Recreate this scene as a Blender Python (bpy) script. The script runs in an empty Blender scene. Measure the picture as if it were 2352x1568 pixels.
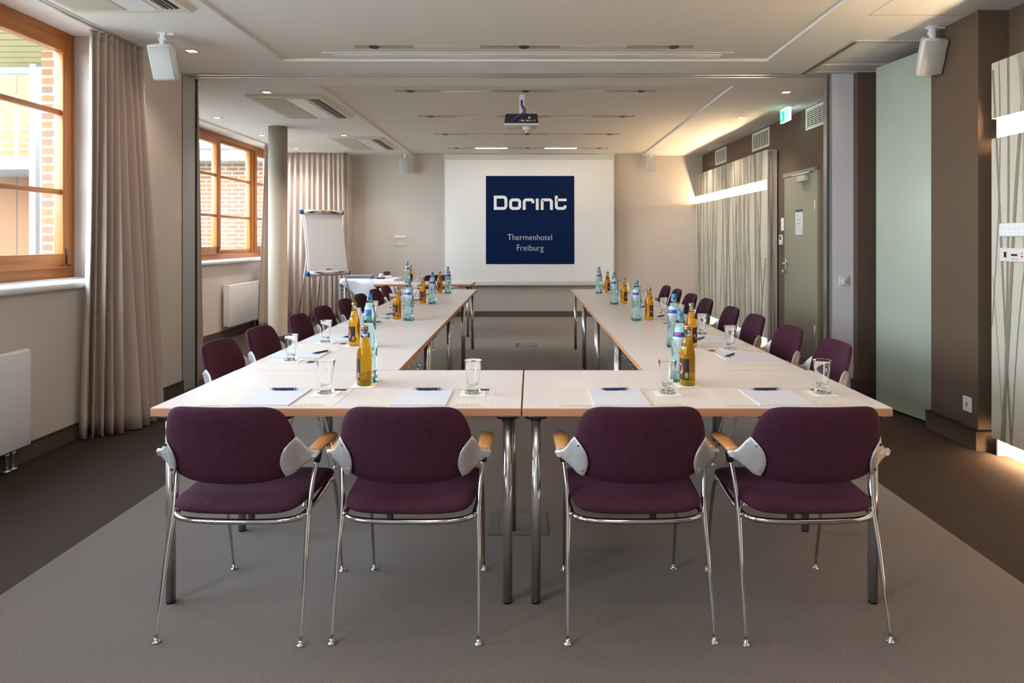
import bpy, bmesh, math, random
from mathutils import Vector, Matrix
R = math.radians
PI = math.pi
rnd = random.Random(7)
scene = bpy.context.scene
COL = scene.collection

# ------------------------------------------------------------------ materials
def srgb(r, g, b):
    def f(c):
        c /= 255.0
        return c/12.92 if c <= .04045 else ((c+.055)/1.055)**2.4
    return (f(r), f(g), f(b), 1)

def mat(name, col, rough=.6, metal=0, bump=0, bscale=200, var=0, vscale=40, spec=.5, **kw):
    m = bpy.data.materials.new(name); m.use_nodes = True
    nt = m.node_tree; N = nt.nodes; L = nt.links
    b = N['Principled BSDF']
    b.inputs['Base Color'].default_value = col
    b.inputs['Roughness'].default_value = rough
    b.inputs['Metallic'].default_value = metal
    b.inputs['Specular IOR Level'].default_value = spec
    for k, v in kw.items():
        b.inputs[k.replace('_', ' ')].default_value = v
    tc = None
    if var or bump:
        tc = N.new('ShaderNodeTexCoord')
    if var:
        n = N.new('ShaderNodeTexNoise'); n.inputs['Scale'].default_value = vscale
        n.inputs['Detail'].default_value = 4
        L.new(tc.outputs['Object'], n.inputs['Vector'])
        mr = N.new('ShaderNodeMapRange')
        mr.inputs['From Min'].default_value = .3; mr.inputs['From Max'].default_value = .7
        mr.inputs['To Min'].default_value = 1-var; mr.inputs['To Max'].default_value = 1+var
        L.new(n.outputs['Fac'], mr.inputs['Value'])
        mx = N.new('ShaderNodeVectorMath'); mx.operation = 'SCALE'
        mx.inputs[0].default_value = col[:3]
        L.new(mr.outputs['Result'], mx.inputs['Scale'])
        L.new(mx.outputs['Vector'], b.inputs['Base Color'])
    if bump:
        n2 = N.new('ShaderNodeTexNoise'); n2.inputs['Scale'].default_value = bscale
        n2.inputs['Detail'].default_value = 3
        L.new(tc.outputs['Object'], n2.inputs['Vector'])
        bp = N.new('ShaderNodeBump'); bp.inputs['Strength'].default_value = bump
        bp.inputs['Distance'].default_value = .002
        L.new(n2.outputs['Fac'], bp.inputs['Height'])
        L.new(bp.outputs['Normal'], b.inputs['Normal'])
    return m

def emis(name, col, strength):
    m = bpy.data.materials.new(name); m.use_nodes = True
    b = m.node_tree.nodes['Principled BSDF']
    b.inputs['Base Color'].default_value = col
    b.inputs['Emission Color'].default_value = col
    b.inputs['Emission Strength'].default_value = strength
    return m

def wood(name, c1, c2, axis='Z', scale=14, rough=.4):
    m = mat(name, c1, rough)
    nt = m.node_tree; N = nt.nodes; L = nt.links; b = N['Principled BSDF']
    tc = N.new('ShaderNodeTexCoord'); mp = N.new('ShaderNodeMapping')
    s = [scale*3]*3; s['XYZ'.index(axis)] = scale*.12
    mp.inputs['Scale'].default_value = s
    n = N.new('ShaderNodeTexNoise'); n.inputs['Scale'].default_value = 1.2; n.inputs['Detail'].default_value = 5
    cr = N.new('ShaderNodeMix'); cr.data_type = 'RGBA'
    cr.inputs['A'].default_value = c1; cr.inputs['B'].default_value = c2
    L.new(tc.outputs['Object'], mp.inputs['Vector']); L.new(mp.outputs['Vector'], n.inputs['Vector'])
    mr = N.new('ShaderNodeMapRange'); mr.inputs['From Min'].default_value = .35; mr.inputs['From Max'].default_value = .65
    L.new(n.outputs['Fac'], mr.inputs['Value'])
    L.new(mr.outputs['Result'], cr.inputs['Factor']); L.new(cr.outputs['Result'], b.inputs['Base Color'])
    return m

def stripes(name, c1, c2, axis, period, duty=.35, rough=.6, grad=None):
    """alternating bands along an object axis (plywood layers, boards, grilles)"""
    m = mat(name, c1, rough)
    nt = m.node_tree; N = nt.nodes; L = nt.links; b = N['Principled BSDF']
    tc = N.new('ShaderNodeTexCoord'); sp = N.new('ShaderNodeSeparateXYZ')
    L.new(tc.outputs['Object'], sp.inputs['Vector'])
    d = N.new('ShaderNodeMath'); d.operation = 'MULTIPLY'; d.inputs[1].default_value = 1/period
    L.new(sp.outputs[axis], d.inputs[0])
    f = N.new('ShaderNodeMath'); f.operation = 'FRACT'; L.new(d.outputs[0], f.inputs[0])
    g = N.new('ShaderNodeMath'); g.operation = 'LESS_THAN'; g.inputs[1].default_value = duty
    L.new(f.outputs[0], g.inputs[0])
    mx = N.new('ShaderNodeMix'); mx.data_type = 'RGBA'
    mx.inputs['A'].default_value = c1; mx.inputs['B'].default_value = c2
    L.new(g.outputs[0], mx.inputs['Factor']); L.new(mx.outputs['Result'], b.inputs['Base Color'])
    return m

def glass(name, col, ior=1.45, rough=0.0):
    m = mat(name, col, rough)
    b = m.node_tree.nodes['Principled BSDF']
    b.inputs['Transmission Weight'].default_value = 1
    b.inputs['IOR'].default_value = ior
    return m

def pane_glass(name):
    m = bpy.data.materials.new(name); m.use_nodes = True
    nt = m.node_tree; N = nt.nodes; L = nt.links
    N.remove(N['Principled BSDF'])
    t = N.new('ShaderNodeBsdfTransparent'); t.inputs['Color'].default_value = (.96, .98, .97, 1)
    g = N.new('ShaderNodeBsdfGlossy'); g.inputs['Roughness'].default_value = .02
    ge = N.new('ShaderNodeNewGeometry'); dt = N.new('ShaderNodeVectorMath'); dt.operation = 'DOT_PRODUCT'
    L.new(ge.outputs['Normal'], dt.inputs[0]); L.new(ge.outputs['Incoming'], dt.inputs[1])
    ab = N.new('ShaderNodeMath'); ab.operation = 'ABSOLUTE'; L.new(dt.outputs['Value'], ab.inputs[0])
    om = N.new('ShaderNodeMath'); om.operation = 'SUBTRACT'; om.inputs[0].default_value = 1; L.new(ab.outputs[0], om.inputs[1])
    pw = N.new('ShaderNodeMath'); pw.operation = 'POWER'; pw.inputs[1].default_value = 5; L.new(om.outputs[0], pw.inputs[0])
    fr = N.new('ShaderNodeMath'); fr.operation = 'MULTIPLY_ADD'; fr.inputs[1].default_value = .5; fr.inputs[2].default_value = .02; L.new(pw.outputs[0], fr.inputs[0])
    mx = N.new('ShaderNodeMixShader')
    L.new(fr.outputs[0], mx.inputs[0]); L.new(t.outputs[0], mx.inputs[1]); L.new(g.outputs[0], mx.inputs[2])
    L.new(mx.outputs[0], N['Material Output'].inputs['Surface'])
    return m

def brick(name, c1, c2, mortar):
    m = mat(name, c1, .8)
    nt = m.node_tree; N = nt.nodes; L = nt.links; b = N['Principled BSDF']
    tc = N.new('ShaderNodeTexCoord'); sp = N.new('ShaderNodeSeparateXYZ'); cb = N.new('ShaderNodeCombineXYZ')
    ad = N.new('ShaderNodeMath'); ad.operation = 'ADD'
    L.new(tc.outputs['Object'], sp.inputs[0]); L.new(sp.outputs[0], ad.inputs[0]); L.new(sp.outputs[1], ad.inputs[1])
    L.new(ad.outputs[0], cb.inputs[0]); L.new(sp.outputs[2], cb.inputs[1])
    br = N.new('ShaderNodeTexBrick'); br.inputs['Scale'].default_value = 1
    br.inputs['Brick Width'].default_value = .26; br.inputs['Row Height'].default_value = .083
    br.inputs['Mortar Size'].default_value = .012
    br.inputs['Color1'].default_value = c1; br.inputs['Color2'].default_value = c2; br.inputs['Mortar'].default_value = mortar
    L.new(cb.outputs[0], br.inputs['Vector']); L.new(br.outputs['Color'], b.inputs['Base Color'])
    return m

M = {}
M['ceil'] = mat('ceiling_paint', srgb(243, 240, 236), .9)
M['tray'] = mat('ceiling_tray_paint', srgb(236, 230, 221), .9)
M['ceil_edge'] = mat('ceiling_edge_paint', srgb(236, 232, 224), .7)
M['wall_beige'] = mat('beige_textile_wallpaper', srgb(216, 206, 199), .9, bump=.25, bscale=260)
M['wall_back'] = mat('greige_textile_wallpaper', srgb(210, 200, 191), .9, bump=.25, bscale=260)
M['brown'] = mat('brown_textile_wallpaper', srgb(97, 79, 64), .9, bump=.3, bscale=260)
M['lightgrey'] = mat('light_grey_laminate', srgb(228, 222, 228), .6)
M['green'] = mat('pale_green_laminate', srgb(174, 182, 168), .36, bump=.06, bscale=300)
M['doorgreen'] = mat('grey_green_door_paint', srgb(138, 135, 116), .5)
M['steelgrey'] = mat('light_grey_painted_metal', srgb(176, 178, 180), .45, .3)
M['alu'] = mat('satin_aluminium', srgb(198, 200, 200), .3, 1)
M['carpet'] = mat('grey_loop_carpet', srgb(88, 73, 66), .95, bump=.9, bscale=420, var=.42, vscale=170, spec=.1, Sheen_Weight=.6, Sheen_Roughness=.45)
M['carpet'].node_tree.nodes['Principled BSDF'].inputs['Sheen Tint'].default_value = srgb(236, 224, 214)
M['carpet_dark'] = mat('dark_brown_carpet', srgb(64, 52, 47), .95, bump=.7, bscale=380, var=.3, vscale=150, spec=.1)
M['base'] = mat('dark_brown_carpet_skirting', srgb(84, 67, 58), .9, var=.15, vscale=150)
M['base_back'] = mat('grey_carpet_skirting', srgb(92, 84, 78), .9, var=.15, vscale=150)
M['curtain'] = mat('taupe_curtain_fabric', srgb(194, 177, 166), .95, bump=.15, bscale=400, spec=.1)
M['lining'] = mat('pale_curtain_lining', srgb(205, 196, 184), .95)
M['pinewood'] = wood('orange_pine_varnish', srgb(176, 108, 40), srgb(154, 88, 28), 'Z', 12, .35)
M['pinewood_h'] = wood('orange_pine_varnish_rail', srgb(180, 112, 44), srgb(158, 92, 32), 'Y', 12, .35)
M['white_paint'] = mat('white_gloss_paint', srgb(242, 242, 246), .35)
M['white_plastic'] = mat('white_plastic', srgb(226, 224, 220), .35)
M['grille'] = mat('speaker_grille_white', srgb(186, 186, 186), .6, bump=.6, bscale=900)
M['black'] = mat('black_plastic', srgb(24, 24, 26), .4)
M['dark'] = mat('dark_slot', srgb(30, 30, 30), .8)
M['chrome'] = mat('polished_chrome', srgb(222, 222, 224), .08, 1)
M['chrome_leg'] = mat('chrome_table_leg', srgb(206, 203, 202), .2, .85)
M['alu_cast'] = mat('brushed_cast_aluminium', srgb(206, 202, 202), .4, .62)
M['beech'] = wood('beech_armrest', srgb(206, 150, 92), srgb(190, 130, 74), 'Y', 40, .35)
M['velvet'] = mat('aubergine_velour', srgb(64, 31, 46), .85, bump=.25, bscale=700, var=.14, vscale=60, spec=.15,
                  Sheen_Weight=.22, Sheen_Roughness=.35)
M['velvet'].node_tree.nodes['Principled BSDF'].inputs['Sheen Tint'].default_value = srgb(150, 110, 150)
M['top'] = mat('cream_table_laminate', srgb(220, 208, 203), .32, var=.015, vscale=6)
M['ply'] = stripes('beech_plywood_edge', srgb(214, 156, 116), srgb(160, 104, 70), 'Z', .0066, .28, .5)
M['mat'] = mat('placemat_paper', srgb(217, 206, 197), .45)
M['mat_print'] = mat('placemat_tan_print', srgb(206, 178, 142), .6)
M['ink'] = mat('black_print', srgb(40, 38, 36), .6)
M['paper'] = mat('white_paper', srgb(204, 202, 209), .7)
M['napkin'] = mat('white_coaster_paper', srgb(240, 236, 230), .8)
M['pen'] = mat('navy_pen_barrel', srgb(24, 38, 86), .3)
M['glass'] = glass('clear_glass', (.99, .995, .99, 1), 1.45)
M['aqua'] = glass('aqua_bottle_with_water', srgb(206, 240, 242), 1.33)
M['aqua'].node_tree.nodes['Principled BSDF'].inputs['Transmission Weight'].default_value = .86
M['aqua_neck'] = glass('aqua_bottle_neck_glass', srgb(190, 228, 232), 1.3)
M['aqua_base'] = glass('teal_bottle_base_glass', srgb(80, 178, 186), 1.4)
M['juice'] = glass('amber_apple_juice', srgb(244, 172, 36), 1.33)
M['juice'].node_tree.nodes['Principled BSDF'].inputs['Transmission Weight'].default_value = .85
M['neck'] = glass('clear_bottle_neck', srgb(236, 240, 232), 1.3)
M['bluecap'] = mat('blue_bottle_cap', srgb(30, 118, 190), .4)
M['goldcap'] = mat('gold_bottle_cap', srgb(196, 160, 104), .3, .8)
M['lab_navy'] = mat('navy_label', srgb(30, 50, 130), .5)
M['lab_pale'] = mat('pale_blue_label', srgb(150, 196, 226), .5)
M['lab_red'] = mat('red_print', srgb(206, 50, 48), .5)
M['lab_yellow'] = mat('yellow_print', srgb(226, 170, 52), .5)
M['lab_back'] = mat('label_back_orange', srgb(226, 116, 40), .6)
M['screen'] = mat('matt_white_screen', srgb(252, 250, 248), .8)
M['screen_edge'] = mat('screen_edge_grey', srgb(222, 222, 218), .7)
M['navy'] = mat('navy_image', srgb(8, 30, 72), .8, spec=.1)
M['wordwhite'] = mat('white_image_lettering', srgb(252, 252, 252), .8)
M['deco'] = mat('panel_pale_laminate', srgb(204, 198, 184), .45)
M['deco_line'] = mat('panel_reed_print', srgb(140, 134, 112), .45)
M['deco_line2'] = mat('panel_reed_print_light', srgb(170, 164, 144), .45)
M['deco_side'] = mat('panel_side_laminate', srgb(196, 186, 178), .5)
M['deco_white'] = mat('recess_white', srgb(240, 234, 222), .6)
M['led'] = emis('warm_light_strip', (1, .73, .44, 1), 165)
M['tube_fill'] = emis('added_fill_diffuser', (1, .94, .90, 1), 29)  # glow of the unseen bars added as fill
M['tube_far'] = emis('lit_far_ceiling_diffuser', (1, .95, .86, 1), 16)
M['tube_off'] = mat('unlit_ceiling_diffuser', srgb(226, 222, 220), .3)
M['spot_dark'] = mat('unlit_spot_glass', srgb(82, 74, 66), .3, .5)
M['fixture'] = mat('ceiling_fixture_paint', srgb(190, 184, 168), .6)
M['down_on'] = emis('lit_downlight', (1, .82, .6, 1), 5)
M['column'] = mat('beige_column_covering', srgb(156, 146, 134), .85, bump=.2, bscale=300)
M['blue'] = mat('blue_plastic', srgb(30, 88, 168), .4)
M['silver'] = mat('silver_grey_plastic', srgb(200, 200, 190), .4, .1)
M['cloth'] = mat('white_table_linen', srgb(224, 226, 238), .9)
M['cable'] = mat('violet_cable', srgb(84, 62, 160), .5)
M['exit'] = emis('exit_green_lit', srgb(0, 190, 130), 1.4)
M['exit_white'] = emis('exit_white_lit', srgb(225, 255, 245), 1.6)
M['vent'] = stripes('vent_slats', srgb(190, 186, 170), srgb(70, 66, 58), 'Z', .022, .55)
M['cassette'] = mat('cassette_cream', srgb(226, 222, 206), .6)
M['cassette_grid'] = mat('cassette_mesh', srgb(206, 202, 184), .8, bump=.8, bscale=900)
M['pane'] = pane_glass('window_glass')
M['ext_wood'] = stripes('exterior_timber_cladding', srgb(112, 70, 36), srgb(72, 42, 20), 'X', .45, .06, .7)
M['ext_soffit'] = stripes('exterior_soffit_boards', srgb(150, 136, 92), srgb(64, 42, 20), 'Y', .22, .1, .7)
M['ext_white'] = mat('exterior_white_steel', srgb(150, 152, 154), .5)
M['ext_conc'] = mat('exterior_pale_concrete', srgb(136, 134, 130), .8)
M['ext_brick'] = brick('exterior_tan_brick', srgb(118, 76, 42), srgb(94, 68, 50), srgb(140, 130, 116))
M['ext_roof'] = mat('exterior_grey_roofing', srgb(150, 150, 140), .8)
M['ext_glass'] = mat('exterior_window_glass', srgb(64, 90, 82), .15)
M['ground'] = mat('exterior_paving', srgb(130, 126, 118), .9)

# ------------------------------------------------------------------ mesh building
class MB:
    def __init__(s):
        s.v = []; s.f = []; s.mi = []; s.sm = []
    def add(s, vs, fs, mi=0, smooth=False, T=None):
        o = len(s.v)
        for p in vs:
            p = Vector(p)
            if T is not None: p = T @ p
            s.v.append(p)
        for f in fs:
            s.f.append([i+o for i in f]); s.mi.append(mi); s.sm.append(smooth)
        return s
    def box(s, x0, x1, y0, y1, z0, z1, mi=0, bev=0, T=None, seg=2):
        if bev <= 0:
            vs = [(x, y, z) for z in (z0, z1) for y in (y0, y1) for x in (x0, x1)]
            fs = [(0, 2, 3, 1), (4, 5, 7, 6), (0, 1, 5, 4), (2, 6, 7, 3), (0, 4, 6, 2), (1, 3, 7, 5)]
            return s.add(vs, fs, mi, False, T)
        bm = bmesh.new()
        bmesh.ops.create_cube(bm, size=1)
        for v in bm.verts:
            v.co = Vector(((x0+x1)/2+v.co.x*(x1-x0), (y0+y1)/2+v.co.y*(y1-y0), (z0+z1)/2+v.co.z*(z1-z0)))
        bmesh.ops.bevel(bm, geom=bm.edges[:]+bm.verts[:], offset=bev, segments=seg, affect='EDGES', profile=.5)
        bm.verts.index_update()
        s.add([v.co.copy() for v in bm.verts], [[v.index for v in f.verts] for f in bm.faces], mi, seg > 1, T)
        bm.free(); return s
    def prism(s, poly, to3, d0, d1, mi=0, smooth=False, T=None):
        """poly 2D list, to3(a,b,d) -> xyz"""
        n = len(poly)
        vs = [to3(a, b, d0) for a, b in poly]+[to3(a, b, d1) for a, b in poly]
        fs = [list(range(n))[::-1], [n+i for i in range(n)]]+[[i, (i+1) % n, n+(i+1) % n, n+i] for i in range(n)]
        return s.add(vs, fs, mi, smooth, T)
    def cyl(s, p0, p1, r, seg=16, r2=None, mi=0, smooth=True, T=None):
        return s.tube([p0, p1], [r, r if r2 is None else r2], seg, mi, T=T)
    def tube(s, pts, rad, seg=12, mi=0, caps=True, T=None):
        pts = [Vector(p) for p in pts]; n = len(pts)
        if not isinstance(rad, (list, tuple)): rad = [rad]*n
        tang = []
        for i in range(n):
            a = pts[max(i-1, 0)]; b = pts[min(i+1, n-1)]
            tang.append((b-a).normalized())
        up = Vector((0, 0, 1)) if abs(tang[0].z) < .9 else Vector((1, 0, 0))
        nrm = (up-tang[0]*up.dot(tang[0])).normalized()
        vs = []
        for i in range(n):
            t = tang[i]; nrm = (nrm-t*nrm.dot(t)).normalized(); bn = t.cross(nrm)
            for k in range(seg):
                a = 2*PI*k/seg
                vs.append(pts[i]+(nrm*math.cos(a)+bn*math.sin(a))*rad[i])
        fs = []
        for i in range(n-1):
            for k in range(seg):
                k2 = (k+1) % seg
                fs.append((i*seg+k, i*seg+k2, (i+1)*seg+k2, (i+1)*seg+k))
        s.add(vs, fs, mi, True, T)
        if caps:
            o = len(s.v)-len(vs)
            s.f.append([o+k for k in range(seg)][::-1]); s.mi.append(mi); s.sm.append(False)
            s.f.append([o+(n-1)*seg+k for k in range(seg)]); s.mi.append(mi); s.sm.append(False)
        return s
    def lathe(s, prof, seg=32, mi=0, a0=0, a1=2*PI, T=None, mod=None, smooth=True):
        full = abs(a1-a0-2*PI) < 1e-6
        na = seg if full else seg+1
        vs = []
        for r, z in prof:
            for k in range(na):
                a = a0+(a1-a0)*k/seg
                rr = r*(mod(a, z) if mod else 1)
                vs.append((rr*math.cos(a), rr*math.sin(a), z))
        fs = []
        for i in range(len(prof)-1):
            for k in range(seg):
                k2 = (k+1) % na
                fs.append((i*na+k, i*na+k2, (i+1)*na+k2, (i+1)*na+k))
        o = len(s.v)
        s.add(vs, fs, mi, smooth, T)
        if full:
            for i in (0, len(prof)-1):
                if prof[i][0] > 1e-6 and (i == 0 or True):
                    pass
        return s
    def cushion(s, outline, thick, mp, rings=7, mi=0, pw=4.0):
        """closed pillow: outline 2D around (0,0) centre c; mp(a,b,t)->xyz with t the offset through the thickness"""
        n = len(outline)
        ca = sum(p[0] for p in outline)/n; cb = sum(p[1] for p in outline)/n
        rs = [math.sin(PI/2*(i/rings)) for i in range(1, rings)]+[1.0]
        vs = []; fs = []
        for side in (1, -1):
            base = len(vs)
            vs.append(mp(ca, cb, side*thick/2))
            for r in rs[:-1]:
                t = thick/2*(1-r**pw)**.5
                for a, b in outline:
                    vs.append(mp(ca+(a-ca)*r, cb+(b-cb)*r, side*t))
            m = len(rs)-1
            for k in range(n):
                f = (base, base+1+k, base+1+(k+1) % n)
                fs.append(f if side > 0 else f[::-1])
                for i in range(m-1):
                    q = (base+1+i*n+k, base+1+(i+1)*n+k, base+1+(i+1)*n+(k+1) % n, base+1+i*n+(k+1) % n)
                    fs.append(q if side > 0 else q[::-1])
        rim = len(vs)
        for a, b in outline: vs.append(mp(a, b, 0))
        m = len(rs)-1
        l1 = 1+(m-1)*n; l2 = 1+m*n+1+(m-1)*n
        for k in range(n):
            k2 = (k+1) % n
            fs.append((l1+k, rim+k, rim+k2, l1+k2))
            fs.append((l2+k2, rim+k2, rim+k, l2+k))
        return s.add(vs, fs, mi, True)
    def mesh(s, name, mats):
        me = bpy.data.meshes.new(name)
        me.from_pydata([tuple(v) for v in s.v], [], s.f)
        for m in (mats if isinstance(mats, (list, tuple)) else [mats]):
            me.materials.append(M[m] if isinstance(m, str) else m)
        me.polygons.foreach_set('material_index', s.mi)
        me.polygons.foreach_set('use_smooth', s.sm)
        bm = bmesh.new(); bm.from_mesh(me)
        bmesh.ops.remove_doubles(bm, verts=bm.verts, dist=1e-6)
        bmesh.ops.recalc_face_normals(bm, faces=bm.faces)
        bm.to_mesh(me); bm.free()
        me.update(); return me
    def build(s, name, mats, parent=None, fix=True):
        o = bpy.data.objects.new(name, s.mesh(name, mats))
        COL.objects.link(o)
        if parent is not None: o.parent = parent
        return o

def tag(o, label=None, cat=None, group=None, kind=None):
    if label: o['label'] = label
    if cat: o['category'] = cat
    if group: o['group'] = group
    if kind: o['kind'] = kind
    return o
def empty(name, loc=(0, 0, 0), rz=0, label=None, cat=None, group=None, rot=None):
    o = bpy.data.objects.new(name, None); COL.objects.link(o)
    o.empty_display_size = .05
    o.location = loc; o.rotation_euler = rot or (0, 0, rz)
    return tag(o, label, cat, group)
def struct(mb, name, mats, label=None):
    o = mb.build(name, mats); o['kind'] = 'structure'
    if label: o['label'] = label
    return o
def copy_tree(o, parent=None):
    c = o.copy(); COL.objects.link(c)
    if parent is not None: c.parent = parent
    for ch in KIDS.get(o.name, ()):
        copy_tree(ch, c)
    return c
KIDS = {}
def freeze(o):
    ch = [x for x in COL.objects if x.parent == o]
    KIDS[o.name] = ch
    for c in ch: freeze(c)
def crom(pts, n=6):
    """Catmull-Rom through points"""
    P = [Vector(p) for p in pts]; P = [P[0]*2-P[1]]+P+[P[-1]*2-P[-2]]; out = []
    for i in range(1, len(P)-2):
        for k in range(n):
            t = k/n
            a, b, c, d = P[i-1], P[i], P[i+1], P[i+2]
            out.append(.5*((2*b)+(c-a)*t+(2*a-5*b+4*c-d)*t*t+(3*b-a-3*c+d)*t**3))
    out.append(P[-2]); return out
def lerp_list(v, n):
    out = []
    for i in range(len(v)-1):
        for k in range(n): out.append(v[i]+(v[i+1]-v[i])*k/n)
    out.append(v[-1]); return out
def rrect(x0, x1, y0, y1, r, n=6):
    pts = []
    for cx, cy, a in ((x1-r, y1-r, 0), (x0+r, y1-r, 90), (x0+r, y0+r, 180), (x1-r, y0+r, 270)):
        for k in range(n+1):
            t = R(a+90*k/n); pts.append((cx+r*math.cos(t), cy+r*math.sin(t)))
    return pts
XZ = lambda y: (lambda a, b, d: (a, y+d, b))
def text_mesh(name, s, size, material, align='CENTER', ext=.0):
    cu = bpy.data.curves.new(name, 'FONT'); cu.body = s; cu.size = size; cu.align_x = align; cu.extrude = ext
    cu.resolution_u = 3
    if size > .1: cu.offset = -.0022
    o = bpy.data.objects.new('tmp_text', cu); COL.objects.link(o)
    dg = bpy.context.evaluated_depsgraph_get(); dg.update()
    me = bpy.data.meshes.new_from_object(o.evaluated_get(dg))
    bpy.data.objects.remove(o); me.name = name
    me.materials.clear(); me.materials.append(M[material]); return me
def text_part(name, s, size, material, parent, T, **kw):
    me = text_mesh(name, s, size, material, **kw); me.transform(T)
    o = bpy.data.objects.new(name, me); COL.objects.link(o); o.parent = parent; return o
ORD = ['first', 'second', 'third', 'fourth', 'fifth', 'sixth', 'seventh', 'eighth', 'ninth']

H = 2.85            # ceiling height
ZT = .74            # table top height
YB = 12.32          # back wall
YR = -3.6           # wall behind the camera

# ------------------------------------------------------------------ room shell
fl = MB()
fl.box(-4.7, -2.03, YR-.1, YB+.1, -.1, 0, 1); fl.box(-2.03, 1.945, YR-.1, YB+.1, -.1, 0, 0); fl.box(1.945, 3.6, YR-.1, YB+.1, -.1, 0, 1)
struct(fl, 'floor', ['carpet', 'carpet_dark'], 'grey carpet with dark brown carpet borders')

ce = MB()
xs = [-4.75, -2.07, 1.965, 3.6]; ys = [YR-.1, -2.6, 5.81, 6.62, 6.753, YB+.15]
for i in range(3):
    for j in range(5):
        tray = i == 1 and j in (1, 4)
        z0 = H+.02 if tray else H
        ce.box(xs[i] if i or j > 2 else -3.5, xs[i+1], ys[j], ys[j+1], z0, H+.15, 1 if tray else 0)
# pale edge beads round the two recessed trays
for y0, y1 in ((-2.6, 5.81), (6.753, YB)):
    ce.box(-2.073, -2.0695, y0, y1, H-.001, H+.021, 2); ce.box(1.9645, 1.966, y0, y1, H-.001, H+.021, 2)
    ce.box(-2.075, 1.97, y1-.001, y1+.006, H-.003, H+.021, 2) if y1 < 6 else None
struct(ce, 'ceiling', ['ceil', 'tray', 'ceil_edge'], 'white ceiling with two recessed greige trays')

w = MB()                                  # wall left, front room: windows in a recess above the parapet
w.box(-3.5, -3.12, 5.116, 6.44, 0, H)
w.box(-3.5, -3.12, 1.50, 5.116, 0, 1.03)
w.box(-3.5, -3.12, .30, 1.50, 0, H)
w.box(-3.5, -3.12, -2.9, .30, 0, 1.03)
w.box(-3.5, -3.12, YR, -2.9, 0, H)
struct(w, 'wall_left', 'wall_beige', 'beige wall under and beside the left windows')
w = MB(); w.box(-4.42, -3.5, 6.66, 6.80, 0, H); w.box(-3.6, -3.5, 6.30, 6.66, 0, H)
w.box(-4.6, -4.42, 6.66, 7.35, 0, H); w.box(-4.6, -4.28, 7.35, 11.95, 0, 1.03); w.box(-4.6, -4.28, 11.95, YB+.15, 0, H)
w.box(-4.42, -4.28, 6.80, 7.35, 0, H)
struct(w, 'wall_left_rear', 'wall_beige', 'beige wall under the rear room windows')
w = MB(); w.box(-4.64, -4.605, 7.35, YB+.2, -.1, 1.05); w.box(-4.64, -4.605, 6.63, 7.35, -.1, H+.3)
w.box(-4.64, -3.61, 6.60, 6.655, -.1, H+.3)
struct(w, 'wall_left_outside', 'ext_brick', 'brick outside face of the rear room')
w = MB(); w.box(-4.28, -3.16, 11.95, YB+.15, 0, H); w.box(-3.16, 3.6, YB, YB+.15, 0, H+.019)
struct(w, 'wall_back', 'wall_back', 'greige rear wall behind the screen')
# right side
w = MB()
w.prism([(3.03, YB), (3.16, 6.40), (3.5, 6.40), (3.5, YB)], lambda a, b, d: (a, b, d), 0, H)
struct(w, 'wall_right_rear', 'brown', 'brown wall of the rear room')
w = MB()
w.box(3.10, 3.5, YR, 4.52, 0, H)
w.box(2.90, 3.5, 4.52, 5.05, 0, H)
w.box(3.46, 3.6, 5.05, 6.19, 0, H)
w.box(2.90, 3.6, 6.19, 6.27, 0, H)
struct(w, 'wall_right', 'brown', 'brown wall and pillar on the right')
w = MB(); w.box(2.70, 3.3, 6.27, 6.40, 0, H)
struct(w, 'wall_partition', 'lightgrey', 'pale grey wall end beside the partition rail')
w = MB(); w.box(-3.5, 3.6, YR-.15, YR, 0, H)
struct(w, 'wall_front', 'wall_beige')

b = MB()
b.box(-3.12, -3.10, YR, 6.22, 0, .10)
b.box(-3.12, -3.098, YR, 6.22, .095, .104, 1)
struct(b, 'baseboard_left', ['base', 'dark'])
b = MB(); b.box(-4.28, -4.26, 6.46, 11.95, 0, .10); b.box(-4.28, -3.14, 11.92, 11.95, 0, .1); b.box(-3.16, -3.14, 11.93, YB-.02, 0, .1)
struct(b, 'baseboard_left_rear', 'base')
b = MB(); b.box(-3.14, 3.03, YB-.02, YB, 0, .10); struct(b, 'baseboard_back', 'base_back')
b = MB(); b.prism([(3.03, YB-.02), (3.055, 6.42+5.0), (3.055-.02, 6.42+5), (3.01, YB-.02)], lambda a, b, d: (a, b, d), 0, .1)
b.prism([(3.106, 8.74), (3.086, 8.74), (3.118, 7.60), (3.14, 7.6)], lambda a, b, d: (a, b, d), 0, .1)
b.box(2.865, 2.90, 4.52, 5.06, 0, .125); b.box(2.865, 3.10, 4.485, 4.52, 0, .125)
b.box(2.858, 3.06, 4.478, 5.06, .12, .127, 1)
b.box(2.875, 3.4, 6.165, 6.19, 0, .115); b.box(2.875, 2.90, 6.19, 6.27, 0, .115)
b.box(3.08, 3.10, YR, 0.4, 0, .1)
struct(b, 'baseboard_right', ['base', 'dark'])

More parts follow.
